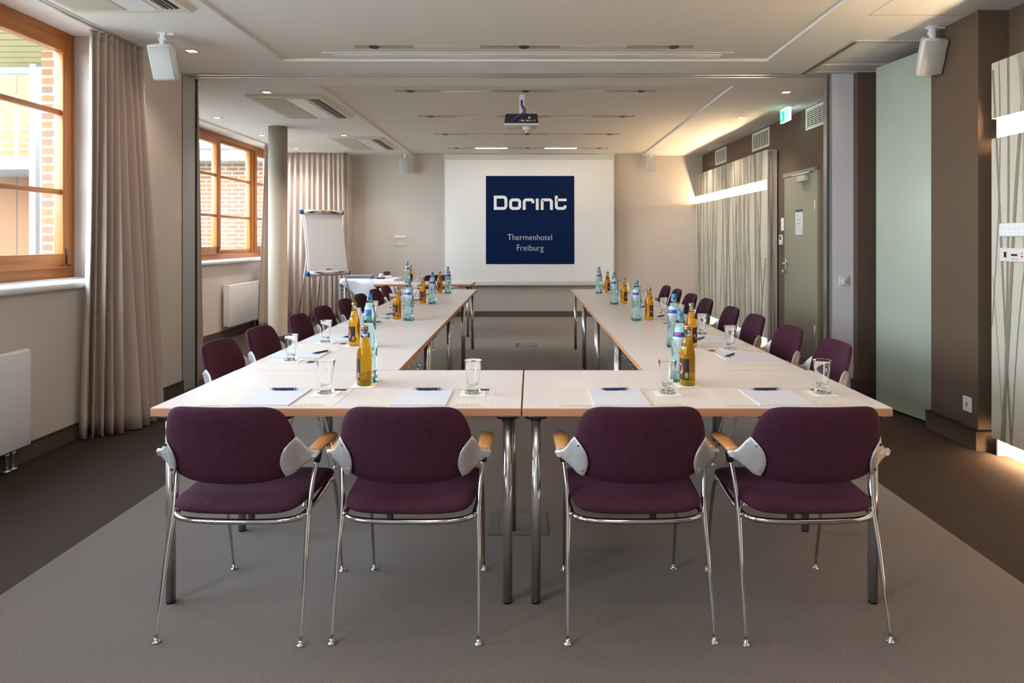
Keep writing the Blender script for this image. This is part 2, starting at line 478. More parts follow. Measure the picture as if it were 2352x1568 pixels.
# aluminium jambs and ceiling rail of the removable partition
t = MB(); t.box(-3.135, -3.121+.006, 6.225, 6.47, 0, H, 0); t.box(-3.12, -3.112, 6.225, 6.47, 0, H)
t.box(-3.118, -3.105, 6.455, 6.475, 0, H, 1); t.box(-3.118, -3.10, 6.475, 6.49, 0, H)
struct(t, 'trim_1', ['steelgrey', 'dark'], 'grey partition jamb on the left')
t = MB(); t.box(2.66, 2.678, 6.27, 6.34, 0, H, 2); t.box(2.678, 2.686, 6.29, 6.34, 0, H, 1); t.box(2.686, 2.70, 6.265, 6.40, 0, H, 0)
struct(t, 'trim_2', ['steelgrey', 'dark', 'alu'], 'metal partition jamb on the right')
t = MB()
t.box(-3.12, 2.70, 6.265, 6.285, H-.008, H+.01, 0); t.box(-3.12, 2.70, 6.285, 6.355, H-.0015, H+.01, 1); t.box(-3.12, 2.70, 6.355, 6.375, H-.008, H+.01, 0)
struct(t, 'trim_3', ['alu', 'ceil'], 'metal ceiling rail across the room')
t = MB()
t.box(2.40, 2.43, 5.20, 6.26, H-.006, H+.01, 2); t.box(2.43, 2.45, 5.26, 6.26, H-.002, H+.01, 1); t.box(2.45, 2.47, 5.26, 6.26, H-.005, H+.01, 2)
t.box(2.43, 3.0, 5.20, 5.225, H-.006, H+.01, 0); t.box(2.45, 3.0, 5.25, 5.262, H-.005, H+.01, 2)
t.box(2.50, 3.3, 5.90, 5.915, H-.006, H+.01, 0); t.box(2.47, 3.3, 5.93, 5.945, H-.006, H+.01, 0)
t.box(2.53, 3.3, 6.17, 6.18, H-.004, H+.01, 0)
struct(t, 'trim_4', ['ceil_edge', 'dark', 'fixture'], 'ceiling rail branch to the panel cupboard')
t = MB()
for x0, x1, y0, y1 in ((2.24, 2.86, 4.62, 4.626), (2.24, 2.246, 4.26, 4.62), (2.854, 2.86, 4.26, 4.62)):
    t.box(x0, x1, y0, y1, H-.001, H+.01)
struct(t, 'trim_5', ['fixture'], 'flush ceiling hatch outline')

# pale green cupboard door standing slightly ajar
d = empty('cupboard_door', (2.944, 5.065, 0), 0, 'tall pale green cupboard door beside the brown pillar', 'door')
L_ = math.hypot(.106, .668); a_ = math.atan2(.106, .668)
T = Matrix.Rotation(a_, 4, 'Z')
p = MB(); p.box(0, .035, 0, L_, .015, 2.772, 0, .002, T=T); p.build('leaf', 'green', d)
p = MB(); p.box(.002, .035, -.006, 0, .015, 2.772, 0, T=T); p.build('edge_strip', 'dark', d)
# ceiling-high column
c = MB(); c.lathe([(0, 0), (.124, 0), (.124, .1), (.121, .1), (.121, H+.0), (0, H)], 48)
for i, f in enumerate(c.f):
    zc = sum(c.v[k].z for k in f)/len(f)
    if zc < .11: c.mi[i] = 1
o = c.build('column', ['column', 'base']); o.location = (-3.345, 9.2, 0); tag(o, 'round beige column standing in front of the rear windows', 'column', kind='structure')

# ------------------------------------------------------------------ windows
def window(name, X, bays, z0, z1, label):
    """frames in plane x=X (room side), glass behind; bays: (y0,y1,casement)"""
    root = empty(name, (0, 0, 0)); root['kind'] = 'structure'; root['label'] = label
    ya, yb = bays[0][0], bays[-1][1]
    f = MB()
    fw = .085
    f.box(X-.10, X, ya, yb, z0, z0+.075, 1, .004); f.box(X-.10, X, ya, yb, z1-.07, z1, 1, .004)
    for y0, y1, cs in bays:
        f.box(X-.10, X-.001, y0, y0+.04 if y0 > ya else y0+fw, z0+.07, z1-.06, 0, .003)
        f.box(X-.10, X-.001, y1-(.04 if y1 < yb else fw), y1, z0+.07, z1-.06, 0, .003)
    f.build('frame', ['pinewood', 'pinewood_h'], root)
    for y0, y1, cs in bays:
        a = y0+(.035 if y0 > ya else fw-.01); b_ = y1-(.035 if y1 < yb else fw-.01)
        s = MB(); g0, g1 = z0+.07, z1-.065
        sw = .085 if cs else .04
        xr = X+.018 if cs else X-.02
        s.box(xr-.07, xr, a, a+sw, g0, g1, 0, .006); s.box(xr-.07, xr, b_-sw, b_, g0, g1, 0, .006)
        s.box(xr-.07, xr, a+sw-.005, b_-sw+.005, g0, g0+sw+.02, 1, .006); s.box(xr-.07, xr, a+sw-.005, b_-sw+.005, g1-sw, g1, 1, .006)
        so = s.build('sash', ['pinewood', 'pinewood_h'], root)
        ga, gb, h0, h1 = a+sw, b_-sw, g0+sw+.02, g1-sw
        g = MB(); g.box(X-.052, X-.046, ga-.008, gb+.008, h0-.01, h1+.01); g.build('pane', 'pane', so)
        for zz in (1.70, 2.265):
            m = MB(); m.box(xr-.055, xr-.015, ga-.004, gb+.004, zz-.018, zz+.018, 0, .006)
            m.build('glazing_bar', 'pinewood_h', so)
        if cs:
            hd = MB(); hd.box(xr, xr+.012, b_-.062, b_-.052, g0+.02, g0+.14, 0); hd.cyl((xr+.005, b_-.04, g0+.02), (xr+.03, b_-.04, g0+.02), .008, 10)
            hd.cyl((xr+.015, b_-.13, g0+.022), (xr+.015, b_-.04, g0+.022), .0045, 8)
            hd.build('hinge_stay', 'spot_dark', so)
    return root
window('window_1', -3.345, [(1.55, 2.74, 1), (2.74, 3.93, 0), (3.93, 5.116, 1)], 1.085, H, 'orange pine window beside the near curtain')
window('window_2', -4.40, [(7.40, 8.65, 0), (8.65, 9.84, 1), (9.84, 11.03, 0), (11.03, 11.95, 1)], 1.09, H, 'orange pine windows of the rear room')
window('window_3', -3.345, [(-2.85, -1.3, 1), (-1.3, .28, 0)], 1.085, H, 'unseen pine window added behind the viewpoint for more daylight')  # out of view, added to let more daylight into the near room
def sill(x0, x1, ya, yb, n):
    s = MB(); prof = [(x0, 1.03), (x1-.012, 1.03), (x1-.003, 1.038), (x1, 1.052), (x1-.003, 1.066), (x1-.012, 1.076), (x0, 1.082)]
    s.prism(prof, lambda a, b, d: (a, d, b), ya, yb, 0, False)
    s.box(x0-.2, x0+.01, ya, yb, 1.03, 1.088)
    o = s.build('window_sill', 'white_paint')
    return o
o = sill(-3.30, -3.075, 1.50, 5.114, 1); tag(o, 'white window sill beside the near curtain', 'window sill', kind='structure')
o = sill(-4.36, -4.235, 7.35, 11.95, 2); tag(o, 'white window sill of the rear room', 'window sill', kind='structure')
# reveal strips lining the near window recess
t = MB(); t.box(-3.46, -3.12, 5.10, 5.118, 1.08, H); t.box(-3.12, -3.118, 5.10, 5.13, 1.08, H)
struct(t, 'trim_6', 'wall_beige', 'plastered window reveal')

# ------------------------------------------------------------------ curtains
def curtain(name, top, bot, z0, z1, folds, amp, label, seed, lining_edge=False, bulge=0):
    rr = random.Random(seed)
    TP = crom([(x, y, 0) for x, y in top], 10); BP = crom([(x, y, 0) for x, y in bot], 10)
    def at(P, s):
        k = s*(len(P)-1); i = min(int(k), len(P)-2); return P[i].lerp(P[i+1], k-i)
    ns, nz = folds*14, 26
    ph = [rr.uniform(-.9, .9) for _ in range(folds+2)]; am = [rr.uniform(.65, 1.25) for _ in range(folds+2)]
    vs = []
    for j in range(nz+1):
        v = j/nz; z = z1+(z0-z1)*v
        for i in range(ns+1):
            s = i/ns
            p = at(TP, s).lerp(at(BP, s), v**1.1)
            q = at(TP, min(s+.01, 1)).lerp(at(BP, min(s+.01, 1)), v**1.1)-at(TP, max(s-.01, 0)).lerp(at(BP, max(s-.01, 0)), v**1.1)
            n = Vector((-q.y, q.x, 0)).normalized()
            k = s*folds; ki = int(k); fr = k-ki
            A = am[ki]*(1-fr)+am[ki+1]*fr; PH = ph[ki]*(1-fr)+ph[ki+1]*fr
            w_ = math.sin(2*PI*k+PH*(1+2*v))
            w_ = math.copysign(abs(w_)**.8, w_)
            a = amp*A*(.55+.65*v)
            p = p+n*(w_*a+.3*amp*math.sin(3*k+5*v+seed)*v)
            vs.append((p.x, p.y, z+(.006*math.sin(5*k) if j == nz else 0)))
    fs = [(j*(ns+1)+i, j*(ns+1)+i+1, (j+1)*(ns+1)+i+1, (j+1)*(ns+1)+i) for j in range(nz) for i in range(ns)]
    root = empty(name, (0, 0, 0), 0, label, 'curtain')
    m = MB(); m.add(vs, fs, 0, True); o = m.build('drape', 'curtain', root)
    md = o.modifiers.new('thickness', 'SOLIDIFY'); md.thickness = .003
    # heading tape
    h = MB(); hv = []; n2 = ns
    for i in range(ns+1):
        x, y, z = vs[i]; hv += [(x, y, z1+.012), (x, y, z1-.05)]
    h.add(hv, [(2*i, 2*i+2, 2*i+3, 2*i+1) for i in range(ns)], 0, True); ho = h.build('heading_tape', 'curtain', root)
    md = ho.modifiers.new('thickness', 'SOLIDIFY'); md.thickness = .006; md.offset = 0
    if lining_edge:
        e = MB(); ev = []
        for j in range(nz+1):
            x, y, z = vs[j*(ns+1)]
            ev += [(x-.002, y-.006, z), (x-.035-.03*j/nz, y+.02, z)]
        e.add(ev, [(2*j, 2*j+2, 2*j+3, 2*j+1) for j in range(nz)], 0, True); eo = e.build('lining', 'lining', root)
        md = eo.modifiers.new('thickness', 'SOLIDIFY'); md.thickness = .003
    return root
curtain('curtain', [(-3.075, 4.87), (-3.04, 5.02), (-3.03, 5.18), (-3.0, 5.36)], [(-3.04, 4.76), (-2.93, 4.84), (-2.83, 5.02), (-2.83, 5.30)], .012, H-.03, 8, .042,
        'long taupe curtain hanging beside the near pine window', 3, True)
curtain('curtain', [(-3.15, 6.58), (-3.3, 6.62), (-3.5, 6.7)], [(-3.118, 6.60), (-3.27, 6.66), (-3.45, 6.75)], .012, H-.03, 5, .022,
        'narrow strip of taupe curtain behind the left partition jamb', 4)
curtain('curtain', [(-4.11, 10.76), (-4.10, 10.9), (-4.12, 11.0)], [(-4.14, 10.60), (-4.08, 10.85), (-4.10, 11.1)], .012, H-.03, 4, .022,
        'slim light curtain between the rear window and the column', 5)
curtain('curtain', [(-4.12, 11.78), (-3.8, 11.80), (-3.45, 11.80), (-3.17, 11.80)], [(-4.15, 11.70), (-3.8, 11.74), (-3.42, 11.74), (-3.13, 11.76)], .012, H-.03, 11, .034,
        'wide taupe curtain hanging behind the flip chart', 6)
def rail(name, pts, label):
    m = MB()
    for i in range(len(pts)-1):
        a = Vector((*pts[i], 0)); b = Vector((*pts[i+1], 0)); dd = (b-a).normalized(); n = Vector((-dd.y, dd.x, 0))
        for o_, w_, z0 in ((0, .03, H-.006), (.0, .007, H-.010)):
            q = [a-n*w_, b-n*w_, b+n*w_, a+n*w_]
            m.prism([(v.x, v.y) for v in q], lambda x, y, d: (x, y, d), z0 if w_ > .01 else H-.012, H+.004, 0 if w_ > .01 else 1)
    o = m.build(name, ['white_plastic', 'alu']); tag(o, label, 'curtain rail'); return o
rail('curtain_rail', [(-3.05, -2.9), (-3.05, 4.87), (-2.99, 5.38)], 'white ceiling curtain rail along the near window')
rail('curtain_rail', [(-3.14, 6.56), (-3.6, 6.75), (-4.10, 7.6), (-4.10, 11.02)], 'white ceiling curtain rail along the rear windows')
rail('curtain_rail', [(-4.14, 11.81), (-3.16, 11.81)], 'short ceiling curtain rail above the flip chart corner')

# ------------------------------------------------------------------ radiators
def radiator(x_front, y0, y1, z0, z1, label, valves):
    root = empty('radiator', (x_front-.05, (y0+y1)/2, 0), 0, label, 'radiator')
    cy = (y0+y1)/2; a, b_ = y0-cy, y1-cy
    m = MB(); m.box(.030, .050, a, b_, z0, z1, 0, .005); m.box(-.03, -.01, a+.01, b_-.01, z0+.01, z1-.01, 0, .004); m.build('panel', 'white_paint', root)
    m = MB(); m.box(-.045, .045, a, b_, z1-.022, z1+.008, 0, .008)
    for k in range(int((b_-a)/.05)):
        m.box(-.03, .03, a+.02+k*.05, a+.045+k*.05, z1+.007, z1+.010, 1)
    m.build('top_grille', ['white_paint', 'steelgrey'], root)
    for q0, q1 in ((a-.004, a+.02), (b_-.02, b_+.004)):
        m = MB(); m.box(-.03, .03, q0, q1, z0+.01, z1-.02, 0, .003); m.build('side_cover', 'white_paint', root)
    m = MB(); m.cyl((0, b_, z1-.03), (0, b_+.05, z1-.03), .018, 14, .013); m.build('thermostat_knob', 'white_plastic', root)
    for k in range(2):
        m = MB(); yy = b_-.08-.05*k if valves > 0 else a+.08+.05*k
        m.cyl((0, yy, 0), (0, yy, z0+.02), .009, 10); m.cyl((0, yy, .0), (0, yy, .022), .022, 14); m.cyl((0, yy, z0-.05), (0, yy, z0-.01), .016, 10)
        m.build('pipe', 'chrome_leg', root)
    m = MB()
    for yy in (a+.25, b_-.25): m.box(-.068, -.03, yy-.02, yy+.02, z0+.05, z1-.05)
    m.build('wall_bracket', 'white_paint', root)
radiator(-3.0, 2.4, 4.18, .135, .70, 'white panel radiator under the near window, cut by the photo edge', 1)
radiator(-4.16, 9.6, 10.72, .155, .73, 'white panel radiator under the rear window', 1)

# ------------------------------------------------------------------ decorated wall panels with light slots
def deco_panel(xf0, xf1, y0, y1, xw, label, seed):
    """front plane from (xf0,y0) to (xf1,y1); wall at xw"""
    rr = random.Random(seed)
    root = empty('wall_panel', (xf0, y0, 0), 0, label, 'wall panel')
    ang = math.atan2(-(xf1-xf0), y1-y0); Lp = math.hypot(xf1-xf0, y1-y0)
    T = Matrix.Rotation(ang, 4, 'Z')
    D = .03; back = xw-xf0
    zs = ((.115, 1.995), (2.12, 2.47+(.027 if seed == 2 else 0)))
    for nm, (z0, z1) in zip(('lower_board', 'upper_board'), zs):
        m = MB(); m.box(0, D, 0, Lp, z0, z1, 0, 0, T)
        # printed reeds
        n = int(Lp/(.032 if seed == 1 else .046))
        R2 = random.Random(seed*10)
        for k in range(n):
            s0 = R2.uniform(0, Lp); wdt = R2.choice([.009, .012, .016, .020, .026, .034, .046])
            sl = R2.gauss(0, .075); cv = R2.gauss(0, .04); phs = R2.uniform(0, 6); mi = R2.choice([1, 1, 2])
            zz = [z0+(z1-z0)*q/24 for q in range(25)]
            for q in range(24):
                def sx(z): return s0+sl*z+cv*math.sin(1.6*z+phs)
                a0, a1 = sx(zz[q]), sx(zz[q+1])
                lo = min(a0, a1)-wdt/2; hi = max(a0, a1)+wdt/2
                if lo < .002 or hi > Lp-.002: continue
                e = -.0006-.00002*k
                m.add([(e, a0-wdt/2, zz[q]), (e, a0+wdt/2, zz[q]), (e, a1+wdt/2, zz[q+1]), (e, a1-wdt/2, zz[q+1])], [(0, 1, 2, 3)], mi, False, T)
        m.build(nm, ['deco', 'deco_line', 'deco_line2'], root)
    m = MB(); m.box(.085, back, .0, Lp, 0, zs[1][1]-.004, 0, 0, T)
    m.box(D, .085, .0, Lp, 2.13, 2.16, 0, 0, T); m.box(D+.0, .085, 0, Lp, 1.94, 1.975, 0, 0, T); m.box(D, .085, 0, Lp, .14, .17, 0, 0, T)
    m.box(D, .087, Lp-.012, Lp, 1.99, 2.125, 0, 0, T); m.box(D, .087, Lp-.012, Lp, 0, .12, 0, 0, T)
    m.build('recess_box', 'deco_white', root)
    m = MB(); m.cyl((D+.008, .01, 1.990), (D+.008, Lp-.03, 1.990), .009, 10, T=T); m.build('light_strip', 'led', root)
    m = MB(); m.cyl((D+.012, .01, .128), (D+.012, Lp-.03, .128), .008, 10, T=T); m.build('light_strip', 'led', root)
    return root, T, Lp, back, zs
deco_panel(2.905, 2.905, .6, 4.395, 3.098, 'pale wall panel with printed reeds and glowing slot at the right photo edge', 1)
root, T, Lp, back, zs = deco_panel(2.967, 2.895, 8.77, YB-.012, 3.09, 'long reed patterned wall panel with glowing slot beside the rear door', 2)
# near end cheek with large print
m = MB(); m.box(0, back, -.022, -.001, 0, 2.497, 0, 0, T)
for x0, w0, x1, w1, c in ((.02, .012, .05, .03, .03), (.06, .03, .045, .03, -.02), (.1, .01, .03, .012, .03), (.095, .02, .02, .02, 0)):
    for q in range(20):
        za, zb = .02+2.45*q/20, .02+2.45*(q+1)/20
        def f_(z): return max(.014, min(back-.03, x0+(x1-x0)*z/2.4+c*math.sin(z*2.4)))
        m.add([(f_(za)-w0/2, -.0226, za), (f_(za)+w0/2, -.0226, za), (f_(zb)+w0/2, -.0226, zb), (f_(zb)-w0/2, -.0226, zb)], [(0, 1, 2, 3)], 1, False, T)
m.build('end_cheek', ['deco_side', mat('panel_mauve_print', srgb(158, 144, 138), .5)], root)

# ------------------------------------------------------------------ ceiling fixtures
def light_bar(y, lit, label):
    root = empty('ceiling_light', (-.055, y, H+.02), 0, label, 'ceiling light', 'long light bars set in the ceiling trays')
    m = MB(); m.box(-1.325, 1.325, -.05, .05, -.004, 0); m.build('housing', 'fixture', root)
    for cx in (-.60, .54):
        m = MB(); m.box(cx-.26, cx+.26, -.036, .036, -.007, -.003, 0, .0015, seg=1); m.build('diffuser', ('tube_far' if y > 11 else 'tube_fill') if lit else 'tube_off', root)
    for cx in (-1.17, 0, 1.17):
        m = MB(); m.lathe([(0, -.0045), (.032, -.0045), (.034, -.009), (.043, -.009), (.045, -.0035)], 24)
        for v in m.v: v.x += cx
        m.build('spotlight', 'spot_dark', root)
    return root
for i, y in enumerate((5.44, 7.06, 8.51, 9.94, 11.45)):
    light_bar(y, i == 4, ['unlit light bar in the near ceiling tray', 'unlit light bar above the projector mount, nearest in the rear tray', 'unlit light bar just beyond the projector',
              'unlit light bar second nearest the screen', 'lit light bar in the ceiling closest to the screen'][i])
for y, nm in ((3.95, 'unseen fill light bar added just above the front tables'), (2.45, 'unseen fill light bar added above the front armchairs'), (.95, 'unseen fill light bar added above the viewpoint'), (-.55, 'unseen fill light bar added just behind the viewpoint'), (-2.05, 'unseen fill light bar added farthest behind the viewpoint')):
    light_bar(y, True, nm)  # out-of-view lit bars, added to brighten the table tops and front faces
# slot of the near projection screen
s_ = empty('screen_housing', (-.03, 5.70, H+.02), 0, 'long white closed screen slot in the near ceiling tray', 'screen housing')
m = MB(); m.box(-1.66, 1.66, -.095, .095, -.006, 0, 0, .002, seg=1); m.build('frame', 'ceil_edge', s_)
m = MB(); m.box(-1.58, 1.58, -.05, .06, -.010, -.005); m.build('flap', 'white_paint', s_)
m = MB(); m.box(-1.58, 1.58, .064, .07, -.0075, -.0055); m.build('slot', 'dark', s_)

dl_n = 0
def downlight(x, y, label, power=40):
    root = empty('downlight', (x, y, H), 0, label, 'downlight', 'small square ceiling downlights')
    m = MB()
    for x0, x1, y0, y1 in ((-.05, .05, -.05, -.036), (-.05, .05, .036, .05), (-.05, -.036, -.036, .036), (.036, .05, -.036, .036)):
        m.box(x0, x1, y0, y1, -.004, 0)
    m.build('frame', 'steelgrey', root)
    m = MB(); m.box(-.036, .036, -.036, .036, -.0015, 0); m.build('lens', 'down_on', root)
    l = bpy.data.lights.new('lamp', 'SPOT'); l.energy = power; l.color = (1, .86, .70); l.spot_size = R(115); l.spot_blend = .9; l.shadow_soft_size = .035
    lo = bpy.data.objects.new('lamp', l); COL.objects.link(lo); lo.parent = root; lo.location = (0, 0, -.012)
rows = [(5.5, 'near room'), (7.03, 'first row'), (8.49, 'second row'), (9.93, 'third row'), (11.35, 'fourth row')]
downlight(-2.68, 5.5, 'square downlight beside the near left speaker', 16)
for i, y in enumerate((7.03, 8.49, 9.93, 11.35)):
    downlight(-2.67, y, 'square downlight left of the rear tray, %s from the partition rail' % ORD[i])
    downlight(2.575, y, 'square downlight above the right row of chairs, %s from the partition rail' % ORD[i])
for i, y in enumerate((8.50, 9.93, 11.35)):
    downlight(-3.835, y, 'square downlight close to the rear windows, %s from the front' % ORD[i])

def cassette(x0, x1, y0, y1, label):
    cx, cy = (x0+x1)/2, (y0+y1)/2; w_, d_ = (x1-x0)/2, (y1-y0)/2
    root = empty('air_conditioner', (cx, cy, H), 0, label, 'air conditioner', 'ceiling cassette air conditioners')
    m = MB(); m.prism([(-w_, 0), (w_, 0), (w_-.03, -.03), (-w_+.03, -.03)], lambda a, b, d: (a, d, b), -d_, d_)
    m.build('casing', 'cassette', root)
    m = MB(); m.box(-w_+.06, -.02, -d_+.06, d_-.06, -.034, -.029); m.build('intake_grille', 'cassette_grid', root)
    m = MB(); m.box(0, w_-.22, -d_+.06, d_-.06, -.033, -.029); m.build('cover_plate', 'white_paint', root)
    m = MB(); m.box(w_-.17, w_-.07, -d_+.09, d_-.09, -.032, -.0295)
    for xx in (w_-.145, w_-.118, w_-.092): m.box(xx-.003, xx+.003, -d_+.09, d_-.09, -.04, -.031, 1)
    m.build('air_outlet', ['dark', 'steelgrey'], root)
cassette(-2.96, -2.15, 3.24, 4.49, 'flat cream air conditioner in the ceiling, cut by the top photo edge')
cassette(-2.95, -2.14, 7.16, 8.42, 'flat cream air conditioner in the rear ceiling above the column')
cassette(-2.94, -2.15, 10.05, 11.33, 'flat cream air conditioner farthest away near the back wall')

# ------------------------------------------------------------------ speakers
def speaker(loc, rz, tilt, s, label, grp='white loudspeakers on ceiling brackets'):
    root = empty('loudspeaker', loc, rz, label, 'loudspeaker', grp)
    T = Matrix.Translation((0, 0, -.075*s)) @ Matrix.Rotation(tilt, 4, 'X') @ Matrix.Translation((0, 0, -.125*s)) @ Matrix.Scale(s, 4)
    out = [(-.085, -.075), (.085, -.075), (.085, -.03), (.045, .075), (-.045, .075), (-.085, -.03)]
    m = MB(); n = 6; ou = []
    bm = bmesh.new(); lo_ = [bm.verts.new((a, b, -.125)) for a, b in out]; hi_ = [bm.verts.new((a, b, .125)) for a, b in out]
    bm.faces.new(lo_[::-1]); bm.faces.new(hi_)
    for i in range(n): bm.faces.new((lo_[i], lo_[(i+1) % n], hi_[(i+1) % n], hi_[i]))
    bmesh.ops.bevel(bm, geom=bm.edges[:], offset=.008, segments=3, affect='EDGES'); bm.verts.index_update()
    m.add([v.co.copy() for v in bm.verts], [[v.index for v in f.verts] for f in bm.faces], 0, True, T); bm.free()
    m.build('cabinet', 'white_plastic', root)
    m = MB(); m.box(-.075, .075, -.080, -.072, -.115, .115, 0, .003, T); m.build('grille', 'grille', root)
    m = MB(); m.box(-.03*s, .03*s, -.03*s, .03*s, -.012, 0, 0, .002); m.box(.028*s, .085*s, -.012, .012, -.014, -.002, 0, .003)
    m.box(-.018*s, .018*s, -.012, .018, -.055*s, -.008, 0, .004); m.cyl((-.026*s, .003, -.045*s), (.026*s, .003, -.045*s), .014*s, 14)
    m.box(-.016*s, .016*s, -.02, .02, -.10*s, -.05*s, 0, .004)
    m.build('bracket', 'white_paint', root)
speaker((-2.66, 5.03, H+.001), R(2), R(24), 1.0, 'white loudspeaker hanging beside the near curtain')
speaker((2.81, 4.88, H), R(-4), R(24), 1.0, 'white loudspeaker hanging above the green cupboard door')
speaker((-2.19, 12.08, H), R(6), R(12), 1.0, 'white loudspeaker high at the back, left of the screen')
speaker((2.09, 12.08, H), R(-6), R(12), 1.0, 'white loudspeaker high at the back, right of the screen')

# ------------------------------------------------------------------ projector
P_ = empty('projector', (-.09, 7.26, H+.02), 0, 'black and white projector hanging from a stem in the middle of the ceiling', 'projector')
z0 = 2.535-(H+.02)
m = MB(); m.box(-.032, .022, -.02, .02, -.20, 0, 0, .004); m.box(-.02, .012, -.015, .015, z0+.10, -.18, 0, .003); m.build('stem', 'white_paint', P_)
m = MB(); m.prism([(-.165, .115), (-.175, .10), (-.185, .02), (.165, .02), (.155, .1), (.147, .115)], lambda a, b, d: (a, d, b+z0), -.13, .13); m.build('rear_housing', 'black', P_)
m = MB(); m.box(-.187, .167, -.125, .14, z0-.002, z0+.022, 0, .006); m.box(-.08, .12, -.06, .06, z0+.11, z0+.125, 0, .004); m.build('casing', 'white_plastic', P_)
m = MB(); m.cyl((.05, -.02, z0-.04), (.05, -.02, z0), .045, 24, .05); m.cyl((.05, -.02, z0-.065), (.05, -.02, z0-.04), .024, 20); m.build('lens_housing', 'white_plastic', P_)
m = MB(); m.cyl((.05, -.02, z0-.068), (.05, -.02, z0-.055), .018, 16); m.build('lens', 'black', P_)
m = MB()
for x_, zz, w_, h_, mi in ((.07, .075, .018, .02, 0), (.0, .045, .03, .012, 0), (.03, .045, .01, .01, 1), (.055, .045, .016, .014, 0), (.078, .045, .008, .01, 0), (.095, .045, .008, .01, 0), (.11, .045, .009, .012, 2), (.128, .045, .01, .014, 0), (-.03, .05, .014, .02, 3), (-.01, .065, .008, .008, 1)):
    m.box(x_-w_/2, x_+w_/2, -.134, -.129, z0+zz-h_/2, z0+zz+h_/2, mi)
m.build('sockets', ['white_paint', 'lab_yellow', 'lab_red', 'blue'], P_)
for dx in (0, .018):
    m = MB(); m.tube(crom([(-.008+dx*.3, -.026, -.06), (-.006+dx*.3, -.034, -.11), (.012+dx*.6, -.06, -.15), (.016+dx, -.10, -.18), (-.012+dx, -.15, -.225), (-.06+dx, -.158, z0+.075), (-.105+dx, -.152, z0+.042), (-.115+dx, -.135, z0+.036)], 6), .0055, 8)
    m.build('cable', 'cable', P_)
m = MB(); m.tube(crom([(-.014, -.026, -.06), (-.012, -.036, -.12), (.01, -.07, -.17), (.03, -.12, -.205), (.05, -.142, z0+.10), (.06, -.135, z0+.08)], 6), .0045, 8); m.build('cable', 'black', P_)

# ------------------------------------------------------------------ projection screen
S_ = empty('projection_screen', (-.035, 12.16, 0), 0, 'large white projection screen showing a navy square with white lettering', 'projection screen')
m = MB(); m.box(-1.60, 1.60, -.05, .05, 2.862, 2.869, 0); m.build('case', 'tray', S_)
m = MB(); m.box(-1.485, 1.485, -.004, .004, .60, 2.856, 0); m.box(-1.485, 1.485, -.006, -.0035, 2.755, 2.856, 1); m.box(-1.485, -1.462, -.006, -.0035, .60, 2.76, 1); m.box(1.462, 1.485, -.006, -.0035, .60, 2.76, 1)
m.build('fabric', ['screen', 'screen_edge'], S_)
m = MB(); m.box(-1.485, 1.485, -.012, .012, .565, .645, 0, .005); m.build('weight_bar', 'screen_edge', S_)
k = 12.15/1600
def SX(px): return (px-1220)*k+.035
def SZ(py): return 1.358-(py-551)*k
m = MB(); m.box(SX(1116), SX(1319), -.0075, -.004, SZ(606.5), SZ(403.8)); img = m.build('image', 'navy', S_)
cs = 4.238
def LX(cx): return SX(960+cx/cs)
def LZ(cy): return SZ(330+cy/cs)
lm = MB()
def stroke(path, w_, closed=False):
    """path: crop coords (x,y,r) with corner radius; flat strip of width w_"""
    pts = []
    n = len(path)
    for i, (x, y, r) in enumerate(path):
        if not closed and i in (0, n-1) or r == 0: pts.append(Vector((x, y))); continue
        a = Vector(path[i-1][:2]); c_ = Vector(path[(i+1) % n][:2]); b_ = Vector((x, y))
        d0 = (a-b_).normalized(); d1 = (c_-b_).normalized()
        cen = b_+d0*r+d1*r
        for q in range(9):
            t = q/8*PI/2
            pts.append(cen-d1*r*math.cos(t)-d0*r*math.sin(t))
    N = len(pts); L_, R_ = [], []
    for i in range(N):
        if closed: a, b_ = pts[i-1], pts[(i+1) % N]
        else: a, b_ = pts[max(i-1, 0)], pts[min(i+1, N-1)]
        p0 = pts[i]
        d0 = (p0-a).normalized() if (p0-a).length > 1e-6 else (b_-p0).normalized()
        d1 = (b_-p0).normalized() if (b_-p0).length > 1e-6 else d0
        tt = (d0+d1).normalized(); nn = Vector((-tt.y, tt.x)); sc = 1/max(.5, nn.dot(Vector((-d0.y, d0.x))))
        L_.append(p0+nn*w_/2*sc); R_.append(p0-nn*w_/2*sc)
    vs = [(LX(p.x), -.0085, LZ(p.y)) for p in L_]+[(LX(p.x), -.0085, LZ(p.y)) for p in R_]
    fs = [(i, (i+1) % N, N+(i+1) % N, N+i) for i in range(N if closed else N-1)]
    lm.add(vs, fs, 0)
W_ = 28
stroke([(752, 519, 0), (856, 519, 26), (856, 629, 26), (752, 629, 0)], W_, True)
stroke([(902, 546, 22), (990, 546, 22), (990, 629, 22), (902, 629, 22)], W_, True)
stroke([(1034, 643, 0), (1034, 546, 22), (1119, 546, 16), (1119, 578, 0)], W_)
stroke([(1161, 643, 0), (1161, 533, 0)], W_)
stroke([(1209, 643, 0), (1209, 546, 2), (1299, 546, 22), (1299, 643, 0)], W_)
stroke([(1347, 505, 0), (1347, 629, 22), (1432, 629, 18), (1432, 600, 0)], W_); stroke([(1350, 546, 0), (1446, 546, 0)], 25)
lm.build('lettering', 'wordwhite', S_)
for s, y_, wpx in (('Thermenhotel', 938, 432), ('Freiburg', 1042, 258)):
    me = text_mesh('lettering', s, .14, 'wordwhite')
    x0 = min(v.co.x for v in me.vertices); x1 = max(v.co.x for v in me.vertices)
    sc = wpx/cs*k/(x1-x0)
    me.transform(Matrix.Translation((LX(1090), -.0085, LZ(y_))) @ Matrix.Rotation(PI/2, 4, 'X') @ Matrix.Diagonal((sc, 70/cs*k/.10/1.4 if 0 else sc*1.12, 1, 1)))
    o = bpy.data.objects.new('lettering', me); COL.objects.link(o); o.parent = S_

